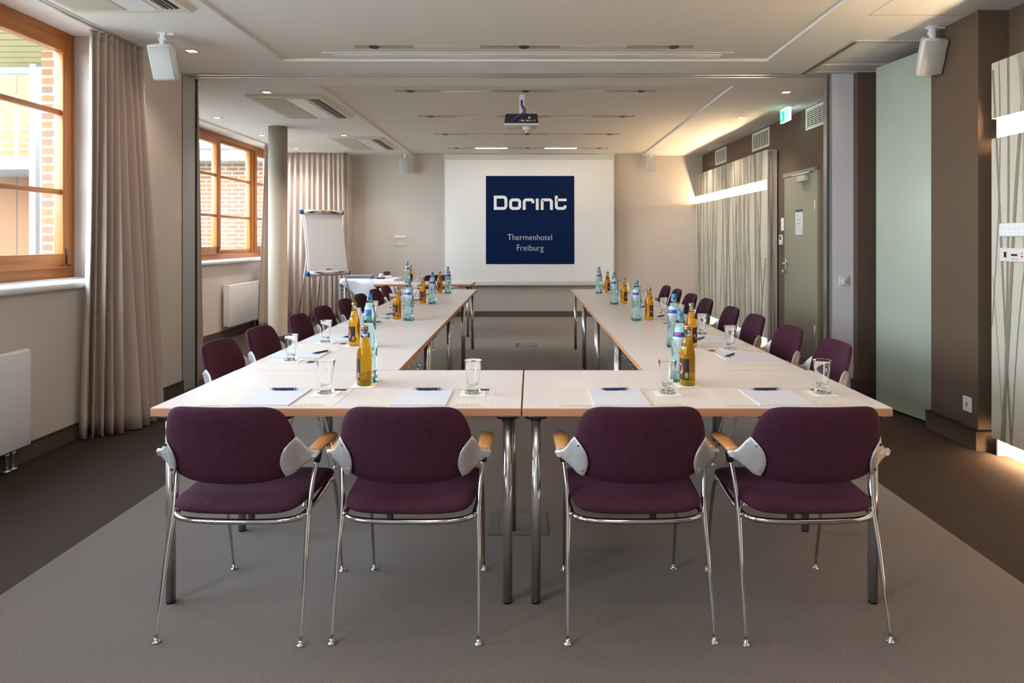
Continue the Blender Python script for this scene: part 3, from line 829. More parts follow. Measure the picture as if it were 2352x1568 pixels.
# ------------------------------------------------------------------ right wall of the rear room: door, vents, sign, controls
def wx(y): return 3.03+(YB-y)*.13/5.92       # wall surface x at y
ANG = math.atan2(.13, 5.92)                  # wall heading
def wall_frame(y, z): return Matrix.Translation((wx(y), y, z)) @ Matrix.Rotation(ANG, 4, 'Z')   # local -x into the room, +y away
D_ = empty('door_1', (0, 0, 0)); D_['kind'] = 'structure'; D_['label'] = 'grey green door in the brown wall'
T = wall_frame(7.60, 0)
m = MB(); m.box(-.022, .01, .02, .90, .008, 2.115, 0, .003, T); leaf = m.build('leaf', 'doorgreen', D_)
m = MB(); m.box(-.03, .01, -.045, .018, 0, 2.16, 0, 0, T); m.box(-.012, .01, .902, .93, 0, 2.16, 0, 0, T); m.box(-.03, .01, -.045, .93, 2.118, 2.16, 0, 0, T); m.build('frame', 'doorgreen', D_)
m = MB(); m.box(-.085, -.022, .18, .40, 2.02, 2.085, 0, .006, T); m.box(-.07, -.05, .10, .56, 2.10, 2.118, 0, .003, T); m.box(-.065, -.055, .28, .30, 2.08, 2.11, 0, 0, T); m.build('door_closer', 'silver', D_)
m = MB(); m.box(-.031, -.022, .84, .882, .96, 1.14, 0, .003, T); m.cyl((-.03, .86, 1.075), (-.075, .86, 1.075), .009, 12, T=T); m.tube([T @ Vector(p) for p in ((-.07, .865, 1.075), (-.075, .82, 1.075), (-.075, .74, 1.073))], .009, 12)
m.cyl((-.022, .86, .99), (-.06, .86, .99), .008, 10, T=T); m.box(-.07, -.055, .845, .875, .955, .99, 0, .003, T)
m.build('door_handle', 'chrome_leg', D_)
for zz in (.35, 1.72):
    m = MB(); m.cyl((-.03, .018, zz-.07), (-.03, .018, zz+.07), .009, 10, T=T); m.build('hinge', 'silver', D_)
E_ = empty('escape_plan', T @ Vector((-.0235, .46, 1.42)), ANG, 'printed escape plan sheet taped to the grey green door', 'notice')
m = MB(); m.box(-.0012, 0, -.105, .105, 0, .29); m.build('sheet', 'paper', E_)
m = MB(); m.box(-.002, -.001, -.105, .105, .262, .29, 0); m.build('header', mat('dark_green_print', srgb(40, 100, 66), .6), E_)
m = MB()
for a in range(10):
    t0 = -.02+.01*math.sin(a); z_ = .24-.013*a
    m.box(-.002, -.0012, .05-a*.002+t0*.5, .064-a*.002+t0*.5, z_-.012, z_, 0)
for a in range(8): m.box(-.002, -.0012, -.06+a*.013, -.048+a*.013, .17+.006*math.sin(a*1.3), .18+.006*math.sin(a*1.3), 0)
m.box(-.002, -.0012, -.03, .05, .122, .128, 1)
for a in range(5):
    for b_ in range(4): m.box(-.002, -.0012, -.09+b_*.046, -.065+b_*.046+.004*(a % 3), .02+a*.018, .026+a*.018, 2)
m.build('printed_map', [mat('map_green_print', srgb(140, 180, 90), .6), 'blue', 'steelgrey'], E_)

def wall_vent(ya, yb, z0, z1, label):
    root = empty('air_vent', (wx((ya+yb)/2), (ya+yb)/2, (z0+z1)/2), ANG, label, 'air vent', 'rectangular vents high on the brown wall')
    a, h = (yb-ya)/2, (z1-z0)/2
    m = MB(); f_ = .028
    for q in ((-a, a, -h, -h+f_), (-a, a, h-f_, h), (-a, -a+f_, -h+f_, h-f_), (a-f_, a, -h+f_, h-f_)): m.box(-.012, 0, q[0], q[1], q[2], q[3], 0, .002, seg=1)
    m.build('frame', 'cassette', root)
    m = MB(); m.box(-.003, 0, -a+f_, a-f_, -h+f_, h-f_); m.build('duct', 'dark', root)
    m = MB(); n = 9
    for q in range(n):
        zz = -h+f_+(2*h-2*f_)*(q+.5)/n; m.box(-.010, -.004, -a+f_, a-f_, zz-.005, zz+.004)
    for q in range(1, 6):
        yy = -a+2*a*q/6; m.box(-.006, -.003, yy-.002, yy+.002, -h+f_, h-f_)
    m.build('louvres', 'cassette', root)
wall_vent(7.30, 7.91, 2.595, 2.84, 'rectangular vent high on the brown wall above the door, nearest the partition')
wall_vent(9.05, 9.70, 2.58, 2.83, 'rectangular vent above the near end of the reed panel')
wall_vent(10.9, 11.5, 2.58, 2.825, 'rectangular vent above the reed panel, farthest away')

X_ = empty('exit_sign', (2.875, 7.87, H), 0, 'lit green exit sign hanging from the rear ceiling', 'exit sign')
m = MB(); m.box(-.04, .05, -.16, .16, -.012, 0, 0, .003); m.build('ceiling_plate', 'white_plastic', X_)
m = MB(); m.box(-.016, .016, -.13, .13, -.158, -.022, 0, .003); m.box(-.008, .008, -.1, .1, -.024, -.01, 0); m.build('housing', 'exit_white', X_)
m = MB(); m.box(-.0185, -.016, -.118, .118, -.148, -.032); m.build('green_panel', 'exit', X_)
m = MB(); e = -.019
m.add([(e, .06, -.05), (e, .09, -.05), (e, .09, -.095), (e, .105, -.095), (e, .075, -.13), (e, .045, -.095), (e, .06, -.095)], [(0, 1, 2, 3, 4, 5, 6)], 0)
m.add([(e, -.02, -.045), (e, -.10, -.045), (e, -.10, -.14), (e, -.02, -.14)], [(0, 1, 2, 3)], 0)
m.add([(e-.0006, -.045, -.07), (e-.0006, -.07, -.06), (e-.0006, -.085, -.085), (e-.0006, -.07, -.1), (e-.0006, -.09, -.13), (e-.0006, -.075, -.133), (e-.0006, -.055, -.105), (e-.0006, -.04, -.13), (e-.0006, -.03, -.12), (e-.0006, -.05, -.09)], [tuple(range(10))], 1)
m.add([(e-.0006, -.062+.008*math.cos(a*PI/4), -.054+.008*math.sin(a*PI/4)) for a in range(8)], [tuple(range(8))], 1)
m.build('pictogram', ['exit_white', 'exit'], X_)

def plate(name, T, parts, label, cat, group=None):
    root = empty(name, (0, 0, 0), 0, label, cat, group); root.matrix_world = T
    root.location = T.to_translation(); root.rotation_euler = T.to_euler()
    for nm, bx, mt in parts:
        m = MB()
        for b_ in bx: m.box(*b_[:6], 0, b_[6] if len(b_) > 6 else 0, seg=1)
        m.build(nm, mt, root)
    return root
plate('light_switch', wall_frame(8.60, 1.47), [('plate', [(-.012, 0, -.04, .04, 0, .16, .003)], 'white_plastic'), ('rocker', [(-.016, -.011, -.03, .03, .01+.049*q, .05+.049*q, .001) for q in range(3)], 'white_paint')], 'upright white triple light switch beside the grey green door', 'light switch')
plate('thermostat', wall_frame(8.64, 1.30), [('housing', [(-.022, 0, -.05, .05, 0, .12, .004)], 'white_plastic'), ('display', [(-.0235, -.021, -.028, .028, .06, .105)], 'spot_dark'), ('button', [(-.0235, -.021, -.03+.022*q, -.016+.022*q, .02, .03) for q in range(3)], 'steelgrey')], 'small white thermostat with grey display beside the door', 'thermostat')
# rotary socket on the light grey wall end
T = Matrix.Translation((2.815, 6.27, .99))
r = plate('wall_socket', T, [('plate', [(-.042, .042, -.012, 0, -.045, .045, .005)], 'white_plastic')], 'white round socket on the pale grey wall end', 'socket')
m = MB(); m.lathe([(0, 0), (.027, 0), (.029, .004), (.027, .006), (0, .006)], 24, T=Matrix.Translation((0, -.0115, 0)) @ Matrix.Rotation(PI/2, 4, 'X')); m.build('ring', 'white_paint', r)
m = MB(); m.cyl((0, -.016, 0), (0, -.024, 0), .010, 14); m.build('centre', 'silver', r)
T = Matrix.Translation((2.90, 4.62, .27))
r = plate('wall_socket', T, [('plate', [(-.013, 0, -.045, .045, -.05, .05, .005)], 'white_plastic')], 'white power socket low on the brown pillar', 'socket')
m = MB(); m.lathe([(.020, -.004), (.020, .008), (.027, .008), (.028, 0)], 24, T=Matrix.Translation((-.006, 0, 0)) @ Matrix.Rotation(-PI/2, 4, 'Y')); m.build('ring', 'white_paint', r)
m = MB(); m.cyl((-.0135, 0, 0), (-.0128, 0, 0), .018, 20); m.build('well', 'steelgrey', r)

def control_panel(T, s, label, kind):
    root = empty('control_panel', (0, 0, 0), 0, label, 'control panel'); root.location = T.to_translation(); root.rotation_euler = T.to_euler()
    W, Hh = .40*s if kind else .40*s, .082*s
    m = MB(); m.box(-W/2, W/2, -.012, 0, -Hh/2, Hh/2, 0, .003, seg=1); m.build('plate', 'white_plastic', root)
    if kind == 0:
        for q in range(5):
            cx = -W/2+W*(q+.5)/5
            m = MB(); m.box(cx-W*.094, cx+W*.094, -.015, -.011, .002, Hh*.45, 0, .001, seg=1); m.box(cx-W*.094, cx+W*.094, -.015, -.011, -Hh*.45, -.002, 0, .001, seg=1)
            for sx in (-1, 1):
                for zz in (-.25, .12, .30): m.box(cx+sx*W*.045-.006*s, cx+sx*W*.045+.006*s, -.0156, -.0148, Hh*zz, Hh*zz+.002, 1)
            m.build('push_button', ['white_paint', 'steelgrey'], root)
        m = MB()
        for q in (0, 2): m.box(-W/2+W*(q+.42)/5, -W/2+W*(q+.7)/5, -.0158, -.0145, -.001, .0016)
        m.build('indicator', emis('blue_indicator', (.1, .25, 1, 1), 3), root)
    else:
        m = MB()
        m.box(-W*.40, -W*.40+.022*s, -.0135, -.011, -.016*s, .018*s, 0); m.box(-W*.24, -W*.24+.052*s, -.0135, -.011, -.006*s, .006*s, 0)
        m.box(.03*s, .036*s, -.0135, -.011, -.01*s, .0, 0); m.box(.09*s, .125*s, -.0135, -.011, -.012*s, .012*s, 0)
        for q in range(3): m.box(-W*.22+.018*s*q, -W*.22+.008*s+.018*s*q, -.0132, -.011, -.026*s, -.022*s, 0)
        m.build('sockets', 'black', root)
        m = MB(); m.cyl((.0, -.018, .012*s), (.0, -.01, .012*s), .005*s, 10, mi=0); m.cyl((.0, -.018, -.008*s), (.0, -.01, -.008*s), .005*s, 10, mi=1); m.build('jack', ['lab_yellow', 'lab_red'], root)
Tr = Matrix.Rotation(-PI/2, 4, 'Z')
control_panel(Matrix.Translation((2.9035, 4.07+.03, 1.42)) @ Tr, 1.0, 'white push button control panel on the near reed panel', 0)
control_panel(Matrix.Translation((2.9035, 4.07+.03, 1.268)) @ Tr, 1.0, 'white connection panel with black sockets on the near reed panel', 1)
control_panel(Matrix.Translation((-2.31, YB, 1.415)), .52, 'small white button panel on the back wall left of the screen', 0)
control_panel(Matrix.Translation((-2.31, YB, 1.278)), .52, 'small white connection panel on the back wall left of the screen', 1)

# ------------------------------------------------------------------ floor boxes
for i, (x0, x1, y0, y1, hgt) in enumerate(((-.20, .077, 3.20, 3.48, 0), (-.20, .067, 8.86, 9.14, 0))):
    cx, cy = (x0+x1)/2, (y0+y1)/2; a = (x1-x0)/2; b_ = (y1-y0)/2
    r = empty('floor_box', (cx, cy, 0), 0, ['flush floor socket box under the front table seam', 'flush floor socket box in the open carpet between the table rows'][i], 'floor box')
    m = MB()
    for q in ((-a, a, -b_, -b_+.014), (-a, a, b_-.014, b_), (-a, -a+.05, -b_+.014, b_-.014), (a-.014, a, -b_+.014, b_-.014)): m.box(*q, 0, .004)
    m.build('frame', mat('dark_green_grey_frame', srgb(84, 88, 82), .5), r)
    m = MB(); m.box(-a+.05, a-.014, -b_+.014, b_-.014, 0, .003); m.build('lid', 'carpet', r)

# ------------------------------------------------------------------ chairs
def back_outline():
    pts = []
    key = [(0, .810), (.08, .8095), (.15, .806), (.185, .790), (.205, .760), (.219, .715), (.2235, .675), (.2215, .640), (.212, .600), (.198, .570), (.175, .552), (.13, .540), (.07, .5335), (0, .532)]
    P = crom([(a, b, 0) for a, b in key], 4)
    right = [(p.x, p.y) for p in P]
    left = [(-a, b) for a, b in right[::-1][1:-1]]
    return right+left
def back_y(x, z): return -.255-(z-.53)*.26+.95*x*x
def back_map(a, b, t): return (a, back_y(a, b)+t, b)
def make_chair():
    root = empty('armchair', (0, 0, 0), 0, 'x', 'chair')
    m = MB(); m.cushion(back_outline(), .042, back_map, 8, pw=5); m.build('backrest', 'velvet', root)
    # seat
    key = [(0, -.245), (.12, -.245), (.185, -.235), (.217, -.205), (.228, -.14), (.238, 0), (.240, .08), (.232, .135), (.205, .160), (.1, .172), (0, .174)]
    P = crom([(a, b, 0) for a, b in key], 4); rt = [(p.x, p.y) for p in P]; ol = rt+[(-a, b) for a, b in rt[::-1][1:-1]]
    def smap(a, b, t):
        z = .447+t-.10*max(0, b-.05)**2*8-.35*max(0, -b-.17)**2*6+.12*a*a
        return (a, b, z-.012*math.cos(a*6)*math.exp(-((b+.05)/.13)**2))
    m = MB(); m.cushion(ol, .060, smap, 8, pw=5); m.build('seat', 'velvet', root)
    fr = MB()
    u = crom([(.222, .10, .425), (.228, -.05, .412), (.226, -.14, .405), (.216, -.196, .402), (.165, -.226, .400), (.08, -.236, .399), (0, -.237, .399), (-.08, -.236, .399), (-.165, -.226, .400), (-.216, -.196, .402), (-.226, -.14, .405), (-.228, -.05, .412), (-.222, .10, .425)], 6)
    fr.tube(u, .0098, 12)
    for s in (1, -1):
        fr.tube([(s*.224, -.165, .404), (s*.240, -.172, .404)], .008, 8)
    fr.tube([(-.222, .08, .42), (.222, .08, .42)], .008, 10)
    fr.build('seat_frame', 'chrome', root)
    for s in (1, -1):
        m = MB()
        pth = crom([(s*.247, -.268, .016), (s*.246, -.244, .12), (s*.243, -.208, .27), (s*.239, -.172, .40), (s*.244, -.145, .50), (s*.252, -.122, .575)], 6)
        m.tube(pth, lerp_list([.0048, .0062, .0082, .0092, .0086, .0080], 6), 14)
        lg = m.build('leg', 'chrome', root)
        m = MB(); m.lathe([(0, 0), (.0125, 0), (.014, .002), (.013, .005), (.008, .007), (.0075, .012), (.006, .017), (0, .017)], 16, T=Matrix.Translation((s*.247, -.268, 0))); m.build('foot_glide', 'chrome', lg)
        m = MB()
        pth = crom([(s*.226, .258, .016), (s*.226, .235, .13), (s*.226, .20, .28), (s*.2255, .165, .38), (s*.224, .138, .418), (s*.222, .10, .425)], 6)
        m.tube(pth, lerp_list([.0048, .006, .0075, .0085, .0085, .0085], 6), 14)
        lg = m.build('leg', 'chrome', root)
        m = MB(); m.lathe([(0, 0), (.0125, 0), (.014, .002), (.013, .005), (.008, .007), (.0075, .012), (.006, .017), (0, .017)], 16, T=Matrix.Translation((s*.226, .258, 0))); m.build('foot_glide', 'chrome', lg)
        # arm: socket, wooden pad, cast wing
        m = MB(); m.tube([(s*.252, -.124, .568), (s*.257, -.110, .606)], .0115, 14); so = m.build('arm_socket', 'black', root)
        m = MB()
        n = 10; vs = []; fs = []
        for i in range(n+1):
            t = i/n; y = -.180+.213*t
            cx = s*(.259-.004*t); hw = .0215+.0065*min(1, t*1.3); zt = .634-.002*t*t+.004*math.sin(PI*t)
            if i == n: hw *= .88 
            ring = [(cx-hw, y, zt-.008), (cx-hw*.8, y, zt-.001), (cx-hw*.4, y, zt+.0015), (cx+hw*.4, y, zt+.0015), (cx+hw*.8, y, zt-.001), (cx+hw, y, zt-.008), (cx+hw*.7, y, zt-.021), (cx-hw*.7, y, zt-.021)]
            vs += ring
        for i in range(n):
            for k_ in range(8): fs.append((i*8+k_, i*8+(k_+1) % 8, (i+1)*8+(k_+1) % 8, (i+1)*8+k_))
        fs.append(tuple(range(8))); fs.append(tuple(n*8+q for q in range(8)))
        m.add(vs, fs, 0, True); m.build('armrest', 'beech', root)
        # wing bracket on the back
        poly = [(.2235, .693), (.209, .678), (.196, .662), (.186, .645), (.180, .625), (.178, .604), (.182, .583), (.191, .560), (.203, .562), (.213, .565), (.222, .574), (.236, .585), (.252, .597), (.266, .606), (.281, .613), (.287, .624), (.281, .634), (.268, .633), (.257, .638), (.247, .650), (.235, .672)]
        def wy(a, b):
            yb = back_y(a, b)-.021*max(0, 1-(max(0, a-.17)/.056)**2)**.5-.004
            t = min(1, max(0, (a-.205)/.075))**1.3
            return yb*(1-t)+(-.198)*t
        m = MB(); n = len(poly); ca = sum(p[0] for p in poly)/n; cb = sum(p[1] for p in poly)/n
        vs = []; fs = []
        RG = [0.0001, .35, .7, .92, 1.0]
        for side, off in ((0, -.004), (1, .006)):
            for r_2 in RG:
                for a, b_ in poly:
                    aa, bb = ca+(a-ca)*r_2, cb+(b_-cb)*r_2
                    o2 = off+(.0025 if (r_2 == 1.0 and side == 0) else 0)
                    vs.append((s*aa, wy(aa, bb)+o2, bb))
        K = len(RG)
        for side in (0, 1):
            o2 = side*K*n
            for i in range(K-1):
                for k_ in range(n): fs.append((o2+i*n+k_, o2+i*n+(k_+1) % n, o2+(i+1)*n+(k_+1) % n, o2+(i+1)*n+k_))
        for k_ in range(n): fs.append(((K-1)*n+k_, (K-1)*n+(k_+1) % n, K*n+(K-1)*n+(k_+1) % n, K*n+(K-1)*n+k_))
        m.add(vs, fs, 0, True); br = m.build('arm_bracket', 'alu_cast', root)
        m = MB(); m.tube([(s*.272, -.205, .620), (s*.266, -.180, .616), (s*.259, -.120, .608)], [.010, .011, .012], 12); m.build('arm_joint', 'chrome', br)
        for a, b_ in ((.212, .668), (.197, .582)):
            m = MB(); m.cyl((s*a, wy(a, b_)-.0075, b_), (s*a, wy(a, b_)-.002, b_), .0052, 12); m.build('screw', 'chrome', br)
    return root
chair0 = make_chair(); freeze(chair0)
used = [False]
def place_chair(x, y, rz, label, group):
    o = copy_tree(chair0) if used[0] else chair0
    used[0] = True
    o.location = (x, y, 0); o.rotation_euler = (0, 0, rz); o['label'] = label; o['group'] = group
FC = [(-1.010, 2.61, R(-2)), (-.422, 2.61, R(-.5)), (.365, 2.612, R(1)), (.957, 2.612, R(2))]
for i, (x, y, rz) in enumerate(FC):
    place_chair(x, y, rz, ['purple armchair at the front table, leftmost of the four seen from behind', 'purple armchair at the front table, just left of the paired chrome table legs',
                           'purple armchair at the front table, just right of the paired chrome table legs', 'purple armchair at the front table, rightmost of the four seen from behind'][i], 'armchairs at the front tables')
LC = [3.79, 4.38, 5.13, 5.73, 6.47, 7.07, 7.76, 8.36]
RC = [3.78, 4.42, 5.10, 5.70, 6.48, 7.08, 7.77, 8.37]
for i, y in enumerate(LC):
    place_chair(-1.41-(y-3.3)*.009, y, -PI/2+R(rnd.uniform(-2, 2)), 'dark purple armchair in the left row by the windows, %s from the front' % ORD[i], 'armchairs in the left row')
for i, y in enumerate(RC):
    place_chair(1.362-(y-3.3)*.0065, y, PI/2+R(rnd.uniform(-2, 2)), 'dark purple armchair in the right row by the brown wall, %s from the front' % ORD[i], 'armchairs in the right row')
place_chair(-1.46, 10.62, PI+R(3), 'dark armchair facing us behind the small speaker table by the screen', 'armchair at the speaker table')

# ------------------------------------------------------------------ tables
def make_table(L, W):
    root = empty('table', (0, 0, 0), 0, 'x', 'table')
    a, b_ = L/2, W/2
    m = MB(); m.box(-a+.001, a-.001, -b_+.001, b_-.001, -.002, 0, 0); m.v = [Vector((v.x, v.y, v.z+ZT)) for v in m.v]; tp = m.build('tabletop', 'top', root)
    m = MB(); m.box(-a, a, -b_, b_, ZT-.031, ZT-.0018, 0, .0012, seg=1); m.build('plywood_edge', 'ply', tp)
    for sx in (-1, 1):
        m = MB()
        m.box(sx*(a-.05)-.02, sx*(a-.05)+.02, -b_+.04, b_-.04, ZT-.062, ZT-.033, 0, .003)
        for sy in (-1, 1):
            m.cyl((sx*(a-.05), sy*(b_-.05), ZT-.046), (sx*(a-.05), sy*(b_-.05), ZT-.031), .042, 20, .055)
            m.box(sx*(a-.14)-.05, sx*(a-.14)+.05, sy*(b_-.055)-.02, sy*(b_-.055)+.02, ZT-.042, ZT-.031, 0, .003)
        m.build('crossbar', 'black', root)
    for sx in (-1, 1):
        for sy in (-1, 1):
            m = MB(); x, y = sx*(a-.05), sy*(b_-.05)
            m.cyl((x, y, .012), (x, y, ZT-.045), .0175, 24)
            lg = m.build('leg', 'chrome_leg', root)
            m = MB(); m.cyl((x, y, 0), (x, y, .013), .0165, 20); m.build('foot_cap', 'black', lg)
    return root
tf = make_table(1.363, .745); freeze(tf)
tf.location = (-.7195, 2.562+.3725, 0); tf['label'] = 'cream topped table in the front, left of the centre seam'; tf['group'] = 'front tables'
o = copy_tree(tf); o.location = (.6495, 2.562+.3725, 0); o['label'] = 'cream topped table in the front, right of the centre seam'
ts = make_table(1.352, .767); freeze(ts)
first = True
for side in (-1, 1):
    for k_ in range(4):
        y = 3.312+1.353*(k_+.5)
        x = (-.631-.3835-(y-3.3)*.0092) if side < 0 else (.537+.3835-(y-3.3)*.0065)
        o = ts if first else copy_tree(ts); first = False
        o.location = (x, y, 0); o.rotation_euler = (0, 0, PI/2+(R(.527) if side < 0 else R(.372)))
        o['label'] = 'cream topped table in the %s row, %s from the front table' % ('left' if side < 0 else 'right', ORD[k_]); o['group'] = 'side tables'
o = copy_tree(tf); o.location = (-1.52, 10.10, 0); o['label'] = 'small cream topped speaker table standing before the screen'; o['group'] = 'speaker table'

# ------------------------------------------------------------------ table ware
def make_glass():
    prof = [(0, .0005), (.026, .0005), (.031, .002), (.0335, .006), (.032, .011), (.026, .017), (.0205, .021), (.0203, .026), (.0225, .04), (.0262, .07), (.031, .10), (.0368, .1325), (.0371, .1338), (.0364, .134), (.0355, .133), (.0297, .10), (.0248, .07), (.0212, .045), (.0188, .036), (.012, .0335), (0, .033)]
    def md(a, z): return 1+.035*math.cos(10*a)*max(0, 1-abs(z-.010)/.011)
    m = MB(); m.lathe(prof, 60, mod=md); return m.build('drinking_glass', 'glass')
def make_water():
    root = empty('water_bottle', (0, 0, 0), 0, 'x', 'bottle')
    m = MB(); m.lathe([(0, .016), (.0402, .016), (.0402, .06), (.0385, .085), (.0372, .10), (.0388, .12), (.0398, .14), (.0385, .165), (.0345, .190), (.0295, .215), (.0240, .240), (.0205, .256), (0, .256)], 40)
    m.build('bottle_body', 'aqua', root)
    m = MB(); m.lathe([(0, .0), (.034, .0), (.039, .004), (.0402, .010), (.0402, .0155), (0, .0155)], 40); m.build('bottle_base', 'aqua_base', root)
    m = MB(); m.lathe([(.0203, .2565), (.0165, .272), (.0138, .284), (.0132, .292), (.0118, .292), (.0125, .284), (.0150, .272), (.0187, .2565), (.0203, .2565)], 32); m.build('neck', 'aqua_neck', root)
    m = MB(); m.lathe([(0, .306), (.0128, .306), (.0142, .303), (.0146, .290), (.0148, .287), (.0134, .287), (.0134, .3)], 28); m.build('cap', 'bluecap', root)
    def rz(z):
        P = [(.165, .0385), (.190, .0345), (.215, .0295), (.240, .0240)]
        for i in range(3):
            if z <= P[i+1][0]: return P[i][1]+(P[i+1][1]-P[i][1])*(z-P[i][0])/(P[i+1][0]-P[i][0])+.0006
        return .0246
    m = MB(); a0, a1 = R(-65), R(65)
    m.lathe([(rz(z), z) for z in (.196, .206, .216)], 24, 0, a0, a1)
    m.lathe([(rz(z)+.0001, z) for z in (.216, .226, .236)], 24, 1, R(-50), R(50))
    m.lathe([(rz(z)+.0001, z) for z in (.186, .196)], 24, 3, a0, a1)
    m.lathe([(rz(z)+.0006, z) for z in (.206, .211)], 8, 2, R(-30), R(12))
    m.build('label', ['lab_navy', 'lab_pale', 'lab_red', mat('lavender_label', srgb(178, 180, 214), .5)], root)
    return root
def make_juice():
    root = empty('juice_bottle', (0, 0, 0), 0, 'x', 'bottle')
    m = MB(); m.lathe([(0, 0), (.027, 0), (.031, .003), (.0322, .009), (.0322, .115), (.0312, .135), (.0275, .158), (.0222, .180), (.0180, .197), (.0160, .205), (0, .205)], 40)
    m.build('bottle_body', 'juice', root)
    m = MB(); m.lathe([(.0159, .2055), (.0143, .218), (.0138, .228), (.0150, .232), (.0150, .236), (.0138, .238), (.0125, .238), (.0126, .218), (.0143, .2055), (.0159, .2055)], 32); m.build('neck', 'neck', root)
    m = MB(); m.lathe([(0, .252), (.0145, .252), (.0158, .249), (.0158, .246)], 28); m.lathe([(.0159, .246), (.0159, .243)], 28, 1); m.lathe([(.0158, .243), (.0160, .238)], 28); m.lathe([(.0160, .238), (.0160, .235), (.0148, .235)], 28, 1)
    m.build('cap', ['goldcap', 'black'], root)
    m = MB(); r = .0329
    m.lathe([(r, .028), (r, .116)], 24, 0, R(-62), R(62))
    m.lathe([(r-.0014, .030), (r-.0014, .114)], 24, 3, R(-60), R(60))
    for a, z, w_, h_, mi in ((-20, .098, 8, .008, 1), (-8, .092, 8, .008, 2), (4, .085, 8, .01, 1), (8, .074, 7, .010, 1), (5, .063, 7, .008, 2), (-5, .055, 8, .007, 2), (-17, .05, 8, .007, 1), (-30, .055, 8, .008, 1), (-38, .07, 8, .014, 2)):
        m.lathe([(r+.0004, z-h_/2), (r+.0004, z+h_/2)], 4, mi, R(a-w_), R(a+w_))
    m.lathe([(r+.0004, .036), (r+.0004, .058)], 6, 2, R(34), R(54))
    for q in range(5): m.lathe([(r+.0008, .038+q*.004), (r+.0008, .040+q*.004)], 6, 0, R(38), R(50))
    for z0_, z1_, mi in ((.165, .181, 0), (.158, .165, 2)):
        def rr_(z): return .0275+(.0222-.0275)*(z-.158)/.022+.0007
        m.lathe([(rr_(z0_), z0_), (rr_(z1_), z1_)], 16, mi, R(-35), R(35))
    m.build('label', ['black', 'lab_red', 'lab_yellow', 'lab_back'], root)
    return root
wb = make_water(); freeze(wb); jb = make_juice(); freeze(jb)
WL = [(-.710, 3.035), (-.935, 4.03), (-.941, 5.36), (-.960, 6.77), (-.965, 8.085)]
JL = [(-.707, 2.955), (-1.028, 4.05), (-1.040, 5.40), (-1.052, 6.76), (-1.059, 8.08)]
WR = [(.651, 3.035), (.822, 4.02), (.8095, 5.35), (.802, 6.72), (.788, 8.085)]
JR = [(.663, 2.955), (.920, 4.00), (.906, 5.35), (.893, 6.71), (.883, 8.07)]
def put(src, flag, x, y, rz, label, group, z=ZT+.0005):
    o = src if not flag[0] else copy_tree(src); flag[0] = True
    o.location = (x, y, z); o.rotation_euler = (0, 0, rz); o['label'] = label; o['group'] = group; return o
fw, fj = [False], [False]
seats = ['on the front table', 'on the first side table', 'on the second side table', 'on the third side table', 'on the farthest side table']
cn = MB(); cn.box(-.05, .05, -.05, .05, 0, .0012); coaster0 = cn.build('coaster', 'napkin'); cf = [False]
def coaster(x, y, rz, label):
    o = coaster0 if not cf[0] else coaster0.copy()
    if cf[0]: COL.objects.link(o)
    cf[0] = True; o.location = (x, y, ZT+.0016); o.rotation_euler = (0, 0, rz); tag(o, label, 'coaster', 'white paper coasters'); return o
CT = ZT+.0030
for i in range(5):
    put(wb, fw, *WL[i], R(-130+i*9), 'tall aqua water bottle, blue cap, left %s' % seats[i], 'water bottles', CT if i == 0 else ZT+.0012)
    put(jb, fj, *JL[i], R(-170+(40 if i else 0)), 'amber juice bottle with gold cap, left %s' % seats[i], 'juice bottles', CT)
    put(wb, fw, *WR[i], R(-112-(0 if i == 0 else 20)), 'tall aqua water bottle, blue cap, right %s' % seats[i], 'water bottles', CT if i == 0 else ZT+.0012)
    put(jb, fj, *JR[i], R(-152 if i == 0 else -30), 'amber juice bottle with gold cap, right %s' % seats[i], 'juice bottles', CT)
    coaster(JL[i][0]+(.0 if i else -.0), JL[i][1], R(2), 'white coaster under the left juice bottle %s' % seats[i])
    coaster(JR[i][0], JR[i][1], R(-2), 'white coaster under the right juice bottle %s' % seats[i])
coaster(WL[0][0]-.004, WL[0][1]+.028, R(2), 'white coaster under the left water bottle on the front table')
coaster(WR[0][0]+.008, WR[0][1]+.028, R(2), 'white coaster under the right water bottle on the front table')
for o in [x for x in COL.objects if x.name.startswith('coaster')][-2:]: o.scale = (1, .5, 1); 
put(wb, fw, -1.79, 10.08, R(-100), 'tall water bottle on the small speaker table', 'water bottles', ZT+.0012)
put(jb, fj, -1.762, 10.20, R(-100), 'juice bottle half hidden behind the water bottle on the speaker table', 'juice bottles', ZT+.0012)

g0 = make_glass(); gf = [False]
def drink(x, y, label, group='drinking glasses', z=CT):
    o = g0 if not gf[0] else g0.copy()
    if gf[0]: COL.objects.link(o)
    gf[0] = True; o.location = (x, y, z); o.rotation_euler = (0, 0, rnd.uniform(0, 1)); tag(o, label, 'glass', group); return o

# placemat (local: +y away from the sitter, +x to the sitter's right)
def make_mat():
    root = empty('placemat', (0, 0, 0), 0, 'x', 'placemat')
    m = MB(); m.box(-.255, .255, -.165, .165, 0, .0006); m.build('sheet', 'mat', root)
    m = MB()
    for a in range(5): m.box(.12+a*.018, .132+a*.018, -.142, -.122, .0006, .0008, 0); m.box(.15+a*.018, .162+a*.018, .145, .156, .0006, .0008, 0)
    m.build('tan_print', 'mat_print', root)
    T = Matrix.Translation((-.245, -.158, .0010)); text_part('lettering', 'www.dorint.com', .016, 'ink', root, T, align='LEFT')
    T = Matrix.Translation((.085, -.158, .0010)); text_part('lettering', 'Sie werden wiederkommen', .0125, 'ink', root, T, align='LEFT')
    T = Matrix.Translation((.10, .115, .0010)); text_part('lettering', 'Made by', .014, 'ink', root, T, align='LEFT')
    m = MB(); m.box(.175, .23, .105, .14, .0006, .0009); m.build('dark_print', 'ink', root)
    return root
